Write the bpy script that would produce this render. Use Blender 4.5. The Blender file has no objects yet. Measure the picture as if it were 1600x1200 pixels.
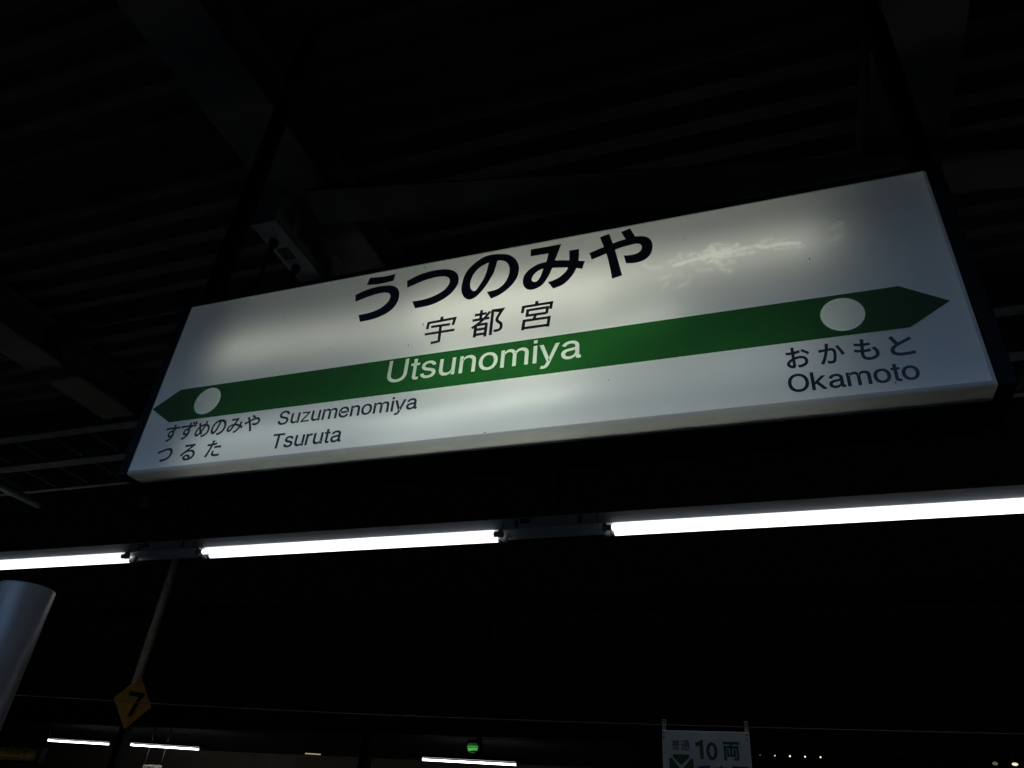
import bpy, bmesh, math, random
from mathutils import Vector, Matrix
from mathutils.geometry import tessellate_polygon, delaunay_2d_cdt

# ------------------------------------------------------------------ camera, world, exposure
scene = bpy.context.scene
COL = scene.collection
EYE = 1.65                                   # camera height above the platform floor
R = ((0.9436706810368187, -0.11848195061890399, -0.30894606831783156),
     (0.3231956356015785, 0.5301841926757132, 0.7838681668271101),
     (0.07092409237768475, -0.8395634277494121, 0.5386121275148377))
camd = bpy.data.cameras.new('camera')
camd.sensor_fit = 'HORIZONTAL'
camd.sensor_width = 36.0
camd.lens = 36.0 * 1148.285 / 1600.0
camd.clip_start = 0.05
camd.clip_end = 500
cam = bpy.data.objects.new('camera', camd)
COL.objects.link(cam)
m = Matrix.Identity(4)
for i in range(3):
    m[i][0] = R[i][0]
    m[i][1] = -R[i][1]
    m[i][2] = -R[i][2]
m[2][3] = EYE
cam.matrix_world = m
scene.camera = cam

world = bpy.data.worlds.new('World')
scene.world = world
world.use_nodes = True
wn = world.node_tree
bgn = wn.nodes['Background']
sky = wn.nodes.new('ShaderNodeTexSky')
sky.sky_type = 'NISHITA'
sky.sun_disc = False
sky.sun_elevation = math.radians(-3.0)       # night: the sun is well down
sky.sun_rotation = math.radians(200.0)
wn.links.new(sky.outputs[0], bgn.inputs[0])
bgn.inputs[1].default_value = 0.008

scene.view_settings.view_transform = 'Standard'
scene.view_settings.look = 'None'
scene.view_settings.exposure = 0.0
scene.view_settings.gamma = 1.0
scene.view_settings.use_curve_mapping = False
scene.render.engine = 'CYCLES'
cy = scene.cycles
cy.use_denoising = True
cy.max_bounces = 8
cy.diffuse_bounces = 4
cy.transparent_max_bounces = 12
cy.sample_clamp_indirect = 3.0
cy.use_light_tree = True

# lamp strengths and colours
FRONT_L, FRONT_C = 2.6, (0.90, 0.95, 1.0)
REAR_L, REAR_C = 14.5, (0.32, 0.57, 1.0)
FAR_L, FAR_C = 9.0, (0.93, 0.93, 1.0)
SIGN_C = (0.97, 1.0, 0.84)

# ------------------------------------------------------------------ materials
def nodes(name):
    mt = bpy.data.materials.new(name)
    mt.use_nodes = True
    return mt, mt.node_tree, mt.node_tree.nodes['Principled BSDF']

def mat(name, col, rough=0.6, metal=0.0, var=0.25, scale=9.0, bump=0.0, dirt=None, spec=0.5):
    """painted / metal / concrete surface with mottling, fine grain and optional grime"""
    mt, nt, p = nodes(name)
    N, L = nt.nodes, nt.links
    tc = N.new('ShaderNodeTexCoord')
    n1 = N.new('ShaderNodeTexNoise'); n1.inputs['Scale'].default_value = scale
    n1.inputs['Detail'].default_value = 6
    L.new(tc.outputs['Object'], n1.inputs['Vector'])
    rp = N.new('ShaderNodeValToRGB')
    d = dirt if dirt else tuple(c * (1 - var) for c in col)
    b = tuple(min(1, c * (1 + var * 0.5)) for c in col)
    rp.color_ramp.elements[0].position = 0.32
    rp.color_ramp.elements[0].color = (*d, 1)
    rp.color_ramp.elements[1].position = 0.68
    rp.color_ramp.elements[1].color = (*b, 1)
    L.new(n1.outputs['Fac'], rp.inputs['Fac'])
    L.new(rp.outputs['Color'], p.inputs['Base Color'])
    p.inputs['Roughness'].default_value = rough
    p.inputs['Metallic'].default_value = metal
    p.inputs['Specular IOR Level'].default_value = spec
    if bump:
        n2 = N.new('ShaderNodeTexNoise'); n2.inputs['Scale'].default_value = scale * 12
        L.new(tc.outputs['Object'], n2.inputs['Vector'])
        bp = N.new('ShaderNodeBump'); bp.inputs['Strength'].default_value = bump
        bp.inputs['Distance'].default_value = 0.002
        L.new(n2.outputs['Fac'], bp.inputs['Height'])
        L.new(bp.outputs['Normal'], p.inputs['Normal'])
    return mt

def lamp_mat(name, col, strength):
    mt = bpy.data.materials.new(name)
    mt.use_nodes = True
    nt = mt.node_tree
    nt.nodes.clear()
    e = nt.nodes.new('ShaderNodeEmission')
    e.inputs[0].default_value = (*col, 1)
    e.inputs[1].default_value = strength
    o = nt.nodes.new('ShaderNodeOutputMaterial')
    nt.links.new(e.outputs[0], o.inputs[0])
    return mt

def acrylic_mat(name, trans, refl, use_scuff=True):
    """backlit opal acrylic: passes lamp light diffusely, reflects some, slight gloss"""
    mt = bpy.data.materials.new(name)
    mt.use_nodes = True
    nt = mt.node_tree
    N, L = nt.nodes, nt.links
    N.clear()
    o = N.new('ShaderNodeOutputMaterial')
    tr = N.new('ShaderNodeBsdfTranslucent')
    df = N.new('ShaderNodeBsdfDiffuse'); df.inputs[0].default_value = (*refl, 1)
    gl = N.new('ShaderNodeBsdfGlossy'); gl.inputs['Roughness'].default_value = 0.12
    gl.inputs[0].default_value = (1, 1, 1, 1)
    tc = N.new('ShaderNodeTexCoord')
    nz = N.new('ShaderNodeTexNoise'); nz.inputs['Scale'].default_value = 3.0
    nz.inputs['Detail'].default_value = 5
    L.new(tc.outputs['Object'], nz.inputs['Vector'])
    mr = N.new('ShaderNodeMapRange')
    mr.inputs['From Min'].default_value = 0.3; mr.inputs['From Max'].default_value = 0.7
    mr.inputs['To Min'].default_value = 0.92; mr.inputs['To Max'].default_value = 1.06
    L.new(nz.outputs['Fac'], mr.inputs['Value'])
    fac = mr.outputs[0]
    if use_scuff:
        at = N.new('ShaderNodeAttribute'); at.attribute_name = 'scuff'
        n3 = N.new('ShaderNodeTexNoise'); n3.inputs['Scale'].default_value = 55.0
        n3.inputs['Detail'].default_value = 5
        L.new(tc.outputs['Object'], n3.inputs['Vector'])
        m3 = N.new('ShaderNodeMapRange'); m3.inputs['From Min'].default_value = 0.38
        m3.inputs['From Max'].default_value = 0.62
        m3.inputs['To Min'].default_value = 0.32; m3.inputs['To Max'].default_value = 1.1
        L.new(n3.outputs['Fac'], m3.inputs['Value'])
        mu = N.new('ShaderNodeMath'); mu.operation = 'MULTIPLY'
        L.new(at.outputs['Fac'], mu.inputs[0]); L.new(m3.outputs[0], mu.inputs[1])
        ad = N.new('ShaderNodeMath'); ad.operation = 'ADD'
        L.new(fac, ad.inputs[0]); L.new(mu.outputs[0], ad.inputs[1])
        aw = N.new('ShaderNodeAttribute'); aw.attribute_name = 'disc_boost'
        a2 = N.new('ShaderNodeMath'); a2.operation = 'ADD'
        L.new(ad.outputs[0], a2.inputs[0]); L.new(aw.outputs['Fac'], a2.inputs[1])
        fac = a2.outputs[0]
    mx = N.new('ShaderNodeVectorMath'); mx.operation = 'SCALE'
    mx.inputs[0].default_value = trans
    L.new(fac, mx.inputs['Scale'])
    L.new(mx.outputs[0], tr.inputs[0])
    a1 = N.new('ShaderNodeAddShader')
    L.new(tr.outputs[0], a1.inputs[0]); L.new(df.outputs[0], a1.inputs[1])
    fr = N.new('ShaderNodeFresnel'); fr.inputs[0].default_value = 1.45
    ms = N.new('ShaderNodeMixShader')
    L.new(fr.outputs[0], ms.inputs[0]); L.new(a1.outputs[0], ms.inputs[1]); L.new(gl.outputs[0], ms.inputs[2])
    L.new(ms.outputs[0], o.inputs[0])
    return mt

def film_mat(name, tint, body):
    """coloured translucent vinyl: filters what lies behind it"""
    mt = bpy.data.materials.new(name)
    mt.use_nodes = True
    nt = mt.node_tree
    N, L = nt.nodes, nt.links
    N.clear()
    o = N.new('ShaderNodeOutputMaterial')
    t = N.new('ShaderNodeBsdfTransparent'); t.inputs[0].default_value = (*tint, 1)
    d = N.new('ShaderNodeBsdfDiffuse'); d.inputs[0].default_value = (*body, 1)
    a = N.new('ShaderNodeAddShader')
    L.new(t.outputs[0], a.inputs[0]); L.new(d.outputs[0], a.inputs[1])
    L.new(a.outputs[0], o.inputs[0])
    return mt

M = {}
M['roof'] = mat('roof_deck_paint', (0.125, 0.113, 0.095), 0.9, var=0.35, scale=2.5, dirt=(0.095, 0.085, 0.07), spec=0.1)
M['beam'] = mat('beam_paint', (0.225, 0.19, 0.155), 0.85, var=0.3, scale=3, bump=0.15, dirt=(0.15, 0.135, 0.115), spec=0.15)
M['girder'] = mat('girder_paint', (0.15, 0.14, 0.12), 0.8, var=0.3, scale=3, dirt=(0.10, 0.09, 0.08), spec=0.15)
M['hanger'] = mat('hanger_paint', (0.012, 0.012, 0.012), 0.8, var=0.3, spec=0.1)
M['case'] = mat('sign_case_paint', (0.009, 0.009, 0.009), 0.8, var=0.2, spec=0.1)
M['case_in'] = mat('sign_case_inside', (0.10, 0.10, 0.095), 0.8, var=0.1)
M['opal'] = acrylic_mat('opal_acrylic', (0.46, 0.46, 0.44), (0.42, 0.42, 0.41))
M['opal_edge'] = acrylic_mat('opal_acrylic_edge', (0.165, 0.163, 0.154), (0.36, 0.36, 0.35), False)
M['green'] = film_mat('green_vinyl', (0.019, 0.155, 0.028), (0.05, 0.032, 0.032))
M['disc'] = film_mat('pale_vinyl', (0.93, 0.92, 0.88), (0.05, 0.05, 0.05))
M['name'] = film_mat('white_vinyl', (0.95, 0.96, 0.9), (0.02, 0.02, 0.02))
M['black'] = mat('black_vinyl', (0.012, 0.012, 0.018), 0.45, var=0.1)
M['channel'] = mat('lamp_channel_paint', (0.78, 0.79, 0.80), 0.5, var=0.08, scale=6, dirt=(0.70, 0.71, 0.72))
M['socket'] = mat('lamp_socket_plastic', (0.55, 0.56, 0.55), 0.4, var=0.15)
M['clip'] = mat('dark_clip', (0.03, 0.03, 0.03), 0.5)
M['cap'] = mat('tube_end_cap', (0.5, 0.5, 0.48), 0.35, metal=0.7)
M['shade_skirt'] = mat('shade_skirt_paint', (0.05, 0.05, 0.055), 0.8, var=0.1)
M['tube'] = lamp_mat('lit_tube', FRONT_C, FRONT_L)
M['tube_rear'] = lamp_mat('lit_tube_daylight', REAR_C, REAR_L)
M['tube_far'] = lamp_mat('lit_tube_far', FAR_C, FAR_L)
M['steel'] = mat('galvanised_steel', (0.16, 0.163, 0.163), 0.75, var=0.3, scale=14, dirt=(0.11, 0.105, 0.10), spec=0.15)
M['rung'] = mat('rung_steel', (0.04, 0.04, 0.04), 0.8, var=0.2, spec=0.1)
M['column'] = mat('column_paint', (0.27, 0.205, 0.168), 0.34, var=0.12, scale=5, bump=0.1)
M['column_dark'] = mat('column_dark_steel', (0.03, 0.03, 0.03), 0.7)
M['pole'] = mat('weathered_pole', (0.48, 0.42, 0.34), 0.6, var=0.3, scale=18, dirt=(0.30, 0.25, 0.19))
M['yellow'] = mat('yellow_sign_paint', (0.78, 0.44, 0.085), 0.5, var=0.2, scale=8, dirt=(0.58, 0.31, 0.06))
M['wire'] = mat('aged_wire', (0.07, 0.065, 0.055), 0.7)
M['cable'] = mat('black_cable', (0.015, 0.015, 0.015), 0.6)
M['box'] = mat('box_paint', (0.42, 0.42, 0.41), 0.6, var=0.2, scale=8, dirt=(0.32, 0.31, 0.29))
M['board'] = mat('white_board', (0.84, 0.82, 0.78), 0.5, var=0.1, scale=7, dirt=(0.72, 0.70, 0.66))
M['board_green'] = mat('board_green_print', (0.03, 0.17, 0.075), 0.6, var=0.15, spec=0.2)
M['placard_rod'] = mat('placard_rod_paint', (0.10, 0.09, 0.08), 0.8)
M['bolt'] = mat('bolt_head', (0.10, 0.10, 0.10), 0.4, metal=0.6)
M['floor'] = mat('platform_asphalt', (0.19, 0.18, 0.165), 0.85, var=0.35, scale=4, bump=0.4)
M['ballast'] = mat('ballast', (0.06, 0.052, 0.045), 0.95, var=0.5, scale=30, bump=0.8)
M['rail'] = mat('rail_steel', (0.22, 0.17, 0.13), 0.45, metal=0.6)
M['concrete'] = mat('platform_concrete', (0.20, 0.19, 0.175), 0.85, var=0.3, scale=3, bump=0.3)
M['far_wall'] = mat('far_wall_cladding', (0.50, 0.44, 0.32), 0.8, var=0.25, scale=1.2)
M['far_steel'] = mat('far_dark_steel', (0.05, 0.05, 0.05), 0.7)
M['red'] = mat('red_print', (0.45, 0.04, 0.03), 0.5)
M['placard'] = mat('placard_white', (0.6, 0.58, 0.48), 0.5, var=0.15)
M['lens_dark'] = mat('lens_dark', (0.01, 0.02, 0.02), 0.15)
M['lens'] = lamp_mat('green_signal_glow', (0.10, 0.62, 0.12), 0.6)
M['lens_dim'] = lamp_mat('green_signal_dim', (0.07, 0.30, 0.06), 0.25)
M['spot'] = lamp_mat('small_lamp_glow', (0.95, 1.0, 0.55), 2.2)
M['spot_dim'] = lamp_mat('small_lamp_dim', (0.9, 0.85, 0.55), 0.12)
M['faint'] = lamp_mat('faint_tube_glow', (1.0, 0.85, 0.5), 0.35)
M['warm'] = lamp_mat('warm_lamp_glow', (1.0, 0.93, 0.6), 1.0)
M['far_panel'] = acrylic_mat('far_panel_acrylic', (0.46, 0.42, 0.28), (0.25, 0.24, 0.2), False)

# ------------------------------------------------------------------ helpers
def link(name, mesh, material, parent=None, loc=(0, 0, 0), smooth=False):
    o = bpy.data.objects.new(name, mesh)
    COL.objects.link(o)
    if material is not None and not mesh.materials:
        mesh.materials.append(material)
    if smooth:
        for p in mesh.polygons:
            p.use_smooth = True
    o.parent = parent
    o.location = loc
    return o

def tag(o, label=None, cat=None, group=None, kind=None):
    for k, v in (('label', label), ('category', cat), ('group', group), ('kind', kind)):
        if v:
            o[k] = v
    return o

def thing(name, loc, label, cat, group=None):
    o = bpy.data.objects.new(name, None)
    o.empty_display_size = 0.1
    COL.objects.link(o)
    o.location = loc
    return tag(o, label, cat, group)

def finish(bm, name, material, parent=None, loc=(0, 0, 0), smooth=False):
    me = bpy.data.meshes.new(name)
    bm.normal_update()
    bm.to_mesh(me)
    bm.free()
    return link(name, me, material, parent, loc, smooth)

def add_box(bm, x0, x1, y0, y1, z0, z1, bevel=0.0):
    r = bmesh.ops.create_cube(bm, size=1.0)
    bmesh.ops.scale(bm, vec=(x1 - x0, y1 - y0, z1 - z0), verts=r['verts'])
    bmesh.ops.translate(bm, vec=((x0 + x1) / 2, (y0 + y1) / 2, (z0 + z1) / 2), verts=r['verts'])
    if bevel:
        es = {e for v in r['verts'] for e in v.link_edges}
        bmesh.ops.bevel(bm, geom=list(es), offset=bevel, segments=2, affect='EDGES', profile=0.5)

def box(name, x0, x1, y0, y1, z0, z1, material, parent=None, bevel=0.003, loc=(0, 0, 0)):
    bm = bmesh.new()
    add_box(bm, x0, x1, y0, y1, z0, z1, bevel)
    return finish(bm, name, material, parent, loc)

def add_tube(bm, pts, r, seg=10, caps=True):
    """round bar along a list of points"""
    pts = [Vector(p) for p in pts]
    rings = []
    for i, p in enumerate(pts):
        t = (pts[min(i + 1, len(pts) - 1)] - pts[max(i - 1, 0)]).normalized()
        a = Vector((0, 0, 1)) if abs(t.z) < 0.9 else Vector((1, 0, 0))
        u = t.cross(a).normalized()
        v = t.cross(u)
        rr = r[i] if isinstance(r, (list, tuple)) else r
        rings.append([bm.verts.new(p + (u * math.cos(k * math.tau / seg) + v * math.sin(k * math.tau / seg)) * rr)
                      for k in range(seg)])
    for a, b in zip(rings, rings[1:]):
        for k in range(seg):
            bm.faces.new((a[k], b[k], b[(k + 1) % seg], a[(k + 1) % seg]))
    if caps:
        bm.faces.new(rings[0])
        bm.faces.new(rings[-1][::-1])

def bar(name, pts, r, material, parent=None, seg=10, loc=(0, 0, 0)):
    bm = bmesh.new()
    add_tube(bm, pts, r, seg)
    bmesh.ops.recalc_face_normals(bm, faces=bm.faces)
    o = finish(bm, name, material, parent, loc)
    for p in o.data.polygons:
        p.use_smooth = len(p.vertices) == 4
    return o

def smooth_loop(pts, n=6):
    """closed outline of (u, v, corner) points; curved through the non-corner ones"""
    out = []
    k = len(pts)
    for i in range(k):
        p0, p1, p2, p3 = (Vector(pts[(i + j) % k][:2]) for j in (-1, 0, 1, 2))
        c1, c2 = pts[i][2], pts[(i + 1) % k][2]
        out.append(p1)
        if c1 and c2:
            continue
        if c1:
            p0 = p1 + (p1 - p2) * 0.0
        if c2:
            p3 = p2
        m1 = (p2 - p0) * 0.5 if not c1 else (p2 - p1) * 0.9
        m2 = (p3 - p1) * 0.5 if not c2 else (p2 - p1) * 0.9
        for s in range(1, n):
            t = s / n
            out.append(p1 * (2*t**3 - 3*t*t + 1) + m1 * (t**3 - 2*t*t + t) + p2 * (3*t*t - 2*t**3) + m2 * (t**3 - t*t))
    return [(p.x, p.y) for p in out]

def ribbon(pts, w):
    """constant width stroke with mitred joints as a closed outline"""
    P = [Vector(p) for p in pts]
    left, right = [], []
    for i, p in enumerate(P):
        d1 = (P[i] - P[i - 1]).normalized() if i else (P[1] - P[0]).normalized()
        d2 = (P[i + 1] - P[i]).normalized() if i < len(P) - 1 else d1
        n1, n2 = Vector((-d1.y, d1.x)), Vector((-d2.y, d2.x))
        nn = (n1 + n2).normalized()
        k = 1.0 / max(0.5, nn.dot(n1))
        left.append(p + nn * (w / 2 * k))
        right.append(p - nn * (w / 2 * k))
    return [(q.x, q.y) for q in left + right[::-1]]

def curve_pts(pts, n=5):
    P = [Vector(p) for p in pts]
    out = []
    for i in range(len(P) - 1):
        p0, p1, p2, p3 = P[max(i - 1, 0)], P[i], P[i + 1], P[min(i + 2, len(P) - 1)]
        for s in range(n):
            t = s / n
            out.append(0.5 * ((2*p1) + (p2 - p0)*t + (2*p0 - 5*p1 + 4*p2 - p3)*t*t + (3*p1 - p0 - 3*p2 + p3)*t**3))
    out.append(P[-1])
    return [tuple(p) for p in out]

def add_poly(bm, loops, d=0.0):
    """fill an outline (first loop) with holes (others) in the u/v plane at depth d (towards -y)"""
    vs3 = [[Vector((u, v, 0)) for u, v in lp] for lp in loops]
    flat = [bm.verts.new((u, -d, v)) for lp in loops for u, v in lp]
    for tri in tessellate_polygon(vs3):
        try:
            f = bm.faces.new([flat[i] for i in tri])
        except ValueError:
            pass

def face_front(bm):
    """turn all faces of a flat print towards -y"""
    bm.normal_update()
    for f in bm.faces:
        if f.normal.y > 0:
            f.normal_flip()

_dg = None
def text_loops(s, offset=0.0, res=6):
    """mesh of a line of text from Blender's built-in face: verts and faces, ink box moved to 0..1"""
    cu = bpy.data.curves.new('lettering', 'FONT')
    cu.body = s
    cu.resolution_u = res
    cu.offset = offset
    o = bpy.data.objects.new('lettering', cu)
    COL.objects.link(o)
    dg = bpy.context.evaluated_depsgraph_get()
    dg.update()
    me = bpy.data.meshes.new_from_object(o.evaluated_get(dg))
    bpy.data.objects.remove(o)
    bpy.data.curves.remove(cu)
    xs = [v.co.x for v in me.vertices]; ys = [v.co.y for v in me.vertices]
    x0, x1, y0, y1 = min(xs), max(xs), min(ys), max(ys)
    vs = [((v.co.x - x0) / (x1 - x0), (v.co.y - y0) / (y1 - y0)) for v in me.vertices]
    fs = [tuple(p.vertices) for p in me.polygons]
    bpy.data.meshes.remove(me)
    return vs, fs

def add_text(bm, s, bb, d=0.0, offset=0.0):
    """text whose ink fills the box (u0, u1, v0, v1)"""
    vs, fs = text_loops(s, offset)
    u0, u1, v0, v1 = bb
    nv = [bm.verts.new((u0 + a * (u1 - u0), -d, v0 + b * (v1 - v0))) for a, b in vs]
    for f in fs:
        try:
            bm.faces.new([nv[i] for i in f])
        except ValueError:
            pass

HELV = dict(U=722, t=278, s=500, u=556, n=556, o=556, m=833, i=222, y=500, a=556, S=667, z=500, e=556, T=611, r=333,
            O=778, k=500, C=722, L=556)
def embolden(lp, d, hole):
    """push a closed outline outwards (or a hole inwards) by d"""
    n = len(lp)
    ar = sum(lp[i - 1][0] * lp[i][1] - lp[i][0] * lp[i - 1][1] for i in range(n))
    sg = (1 if ar > 0 else -1) * (-1 if hole else 1)
    out = []
    for i in range(n):
        a, b, c = Vector(lp[i - 1]), Vector(lp[i]), Vector(lp[(i + 1) % n])
        e1, e2 = (b - a).normalized(), (c - b).normalized()
        n1, n2 = Vector((e1.y, -e1.x)), Vector((e2.y, -e2.x))
        nn = n1 + n2
        nn = nn.normalized() if nn.length > 1e-4 else n1
        q = b + nn * (sg * d / max(0.6, nn.dot(n1)))
        out.append((q.x, q.y))
    return out

def latin_loops(s, bb, bold=0.0):
    """outlines of a line of grotesque letters whose ink fills the box: one list of loops per letter"""
    x, out = 0.0, []
    for ch in s:
        lp = LATIN[ch]
        if bold:
            lp = [embolden(l, bold, i > 0 and ch not in 'ki') if ch != 'z' else l for i, l in enumerate(lp)]
        xs = [p[0] for l in lp for p in l]
        adv = HELV[ch] / 1000
        dx = x + (adv - (max(xs) - min(xs))) / 2 - min(xs)
        if ch == 'a':
            dx += 0.022
        out.append([[(p[0] + dx, p[1]) for p in l] for l in lp])
        x += adv
    X_ = [p[0] for g in out for l in g for p in l]; Y_ = [p[1] for g in out for l in g for p in l]
    x0, x1, y0, y1 = min(X_), max(X_), min(Y_), max(Y_)
    u0, u1, v0, v1 = bb
    return [[[(u0 + (p[0] - x0) / (x1 - x0) * (u1 - u0), v0 + (p[1] - y0) / (y1 - y0) * (v1 - v0)) for p in l]
             for l in g] for g in out]

def latin_mesh(bm, loops, ch, d=0.0):
    if ch in 'ki':
        for k, l in enumerate(loops):
            add_poly(bm, [l], d + k * 0.0001)
    else:
        add_poly(bm, loops, d)

def text_outline(s, bb, offset=0.0):
    """boundary loops of a text in (u, v)"""
    bm = bmesh.new()
    add_text(bm, s, bb, 0, offset)
    bmesh.ops.remove_doubles(bm, verts=bm.verts, dist=1e-6)
    loops = []
    edges = {e for e in bm.edges if len(e.link_faces) == 1}
    while edges:
        e = edges.pop()
        start, cur = e.verts
        lp = [start, cur]
        while True:
            nx = next((x for x in cur.link_edges if x in edges), None)
            if nx is None:
                break
            edges.discard(nx)
            cur = nx.other_vert(cur)
            if cur is start:
                break
            lp.append(cur)
        loops.append([(v.co.x, v.co.z) for v in lp])
    bm.free()
    return loops

def ellipse(cu, cv, a, b=None, n=48):
    b = a if b is None else b
    return [(cu + a * math.cos(i * math.tau / n), cv + b * math.sin(i * math.tau / n)) for i in range(n)]

def filled(name, loops, material, parent, loc):
    """even-odd filled flat print from many loops (holes and islands)"""
    cu = bpy.data.curves.new(name, 'CURVE')
    cu.dimensions = '2D'
    cu.fill_mode = 'BOTH'
    for lp in loops:
        sp = cu.splines.new('POLY')
        sp.points.add(len(lp) - 1)
        for p, (u, v) in zip(sp.points, lp):
            p.co = (u, v, 0, 1)
        sp.use_cyclic_u = True
    o = bpy.data.objects.new(name, cu)
    COL.objects.link(o)
    dg = bpy.context.evaluated_depsgraph_get()
    dg.update()
    me = bpy.data.meshes.new_from_object(o.evaluated_get(dg))
    bpy.data.objects.remove(o)
    bpy.data.curves.remove(cu)
    for v in me.vertices:
        v.co = (v.co.x, 0, v.co.y)
    me.name = name
    me.materials.clear()
    return link(name, me, material, parent, loc)

random.seed(7)

# ------------------------------------------------------------------ lettering outlines, metres on the sign face
GLYPH = {
'u' : [[(0.6835, 0.5972, 1), (0.7214, 0.5924, 0), (0.7461, 0.592, 0), (0.7712, 0.5944, 1), (0.7684, 0.5685, 1), (0.7404, 0.5654, 0), (0.7123, 0.5656, 0), (0.6779, 0.5695, 1)], [(0.6454, 0.5376, 1), (0.6734, 0.5481, 0), (0.711, 0.5545, 0), (0.7425, 0.5541, 0), (0.7678, 0.5488, 0), (0.7874, 0.5347, 0), (0.7977, 0.5128, 0), (0.7976, 0.4854, 0), (0.7868, 0.4605, 0), (0.7632, 0.442, 0), (0.7279, 0.4315, 0), (0.6839, 0.4288, 1), (0.6731, 0.4558, 1), (0.709, 0.458, 0), (0.7383, 0.466, 0), (0.7594, 0.4813, 0), (0.7684, 0.4971, 0), (0.7684, 0.5108, 0), (0.7606, 0.5215, 0), (0.7441, 0.5268, 0), (0.7198, 0.5266, 0), (0.6895, 0.5207, 0), (0.6519, 0.5102, 1)]] ,
'tsu' : [[(0.8151, 0.5569, 1), (0.8495, 0.5717, 0), (0.8856, 0.5788, 0), (0.9225, 0.5784, 0), (0.9533, 0.5704, 0), (0.9752, 0.5525, 0), (0.9845, 0.5289, 0), (0.9824, 0.506, 0), (0.9693, 0.4819, 0), (0.9445, 0.4622, 0), (0.9077, 0.4486, 0), (0.8585, 0.4456, 1), (0.8458, 0.4736, 1), (0.8844, 0.4741, 0), (0.9191, 0.4825, 0), (0.9432, 0.4968, 0), (0.9554, 0.5156, 0), (0.9563, 0.531, 0), (0.9468, 0.544, 0), (0.9262, 0.5508, 0), (0.8996, 0.5509, 0), (0.8638, 0.5446, 0), (0.821, 0.5294, 1)]] ,
'no' : [[(1.1088, 0.5959, 0), (1.1315, 0.5875, 0), (1.1517, 0.5682, 0), (1.1636, 0.5441, 0), (1.1668, 0.5203, 0), (1.1612, 0.4912, 0), (1.1435, 0.465, 0), (1.1184, 0.4449, 0), (1.0918, 0.4348, 1), (1.077, 0.4615, 1), (1.1014, 0.4643, 0), (1.1161, 0.4714, 0), (1.1296, 0.4866, 0), (1.1379, 0.5133, 0), (1.1372, 0.5384, 0), (1.1268, 0.5602, 0), (1.1109, 0.5708, 0), (1.0988, 0.5724, 1), (1.0922, 0.5328, 0), (1.0795, 0.501, 0), (1.0636, 0.4721, 0), (1.0441, 0.4499, 0), (1.0259, 0.4449, 0), (1.0089, 0.4569, 0), (0.9978, 0.4837, 0), (0.9974, 0.5145, 0), (1.0049, 0.548, 0), (1.0244, 0.5753, 0), (1.0545, 0.5965, 0), (1.083, 0.5999, 0)], [(1.0722, 0.5717, 1), (1.0454, 0.5587, 0), (1.0288, 0.535, 0), (1.0226, 0.5092, 0), (1.0248, 0.4896, 0), (1.0318, 0.4767, 0), (1.0416, 0.474, 0), (1.0523, 0.4915, 0), (1.0638, 0.5177, 0), (1.0704, 0.5473, 0)]] ,
'mi' : [[(1.1976, 0.5918, 1), (1.2863, 0.5915, 1), (1.27, 0.5346, 1), (1.2894, 0.531, 0), (1.313, 0.5248, 0), (1.3365, 0.5188, 0), (1.3554, 0.5122, 1), (1.3478, 0.4864, 1), (1.3313, 0.4934, 0), (1.305, 0.5011, 0), (1.2844, 0.5053, 0), (1.2643, 0.509, 1), (1.2532, 0.479, 0), (1.2396, 0.456, 0), (1.2226, 0.445, 0), (1.202, 0.4437, 0), (1.1879, 0.4558, 0), (1.1812, 0.4757, 0), (1.1836, 0.4977, 0), (1.1975, 0.5174, 0), (1.2208, 0.5312, 0), (1.2461, 0.5351, 1), (1.2507, 0.5648, 1), (1.1982, 0.5661, 1)], [(1.2383, 0.5121, 1), (1.2222, 0.5063, 0), (1.2095, 0.4921, 0), (1.2065, 0.4778, 0), (1.2123, 0.4703, 0), (1.2226, 0.4707, 0), (1.2321, 0.4872, 0)]] ,
'mi2' : [[(1.3096, 0.5615, 1), (1.3379, 0.561, 1), (1.3378, 0.5237, 0), (1.3327, 0.495, 0), (1.3205, 0.4682, 0), (1.2982, 0.4438, 0), (1.2698, 0.4341, 1), (1.2535, 0.4597, 1), (1.28, 0.4677, 0), (1.2998, 0.4837, 0), (1.3085, 0.5003, 0), (1.3114, 0.5297, 0)]] ,
'ya' : [[(1.367, 0.5389, 1), (1.4051, 0.5515, 0), (1.4336, 0.5599, 0), (1.4676, 0.5669, 0), (1.4985, 0.5688, 0), (1.5206, 0.5615, 0), (1.5339, 0.545, 0), (1.5372, 0.5219, 0), (1.531, 0.4977, 0), (1.5157, 0.4813, 0), (1.4911, 0.476, 0), (1.4665, 0.4797, 1), (1.4605, 0.5086, 1), (1.4834, 0.5058, 0), (1.5, 0.5104, 0), (1.5085, 0.5213, 0), (1.5075, 0.5346, 0), (1.498, 0.5425, 0), (1.4813, 0.5427, 0), (1.4561, 0.5394, 0), (1.4364, 0.5339, 0), (1.4109, 0.5256, 0), (1.374, 0.514, 1)], [(1.3957, 0.5903, 1), (1.4214, 0.5967, 1), (1.4336, 0.5504, 0), (1.4459, 0.4917, 0), (1.4557, 0.4408, 1), (1.4291, 0.4348, 1), (1.4222, 0.4824, 0), (1.4123, 0.5328, 0)], [(1.4543, 0.5951, 1), (1.4786, 0.603, 1), (1.4929, 0.5683, 1), (1.4689, 0.5589, 1)]] ,
}
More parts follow.
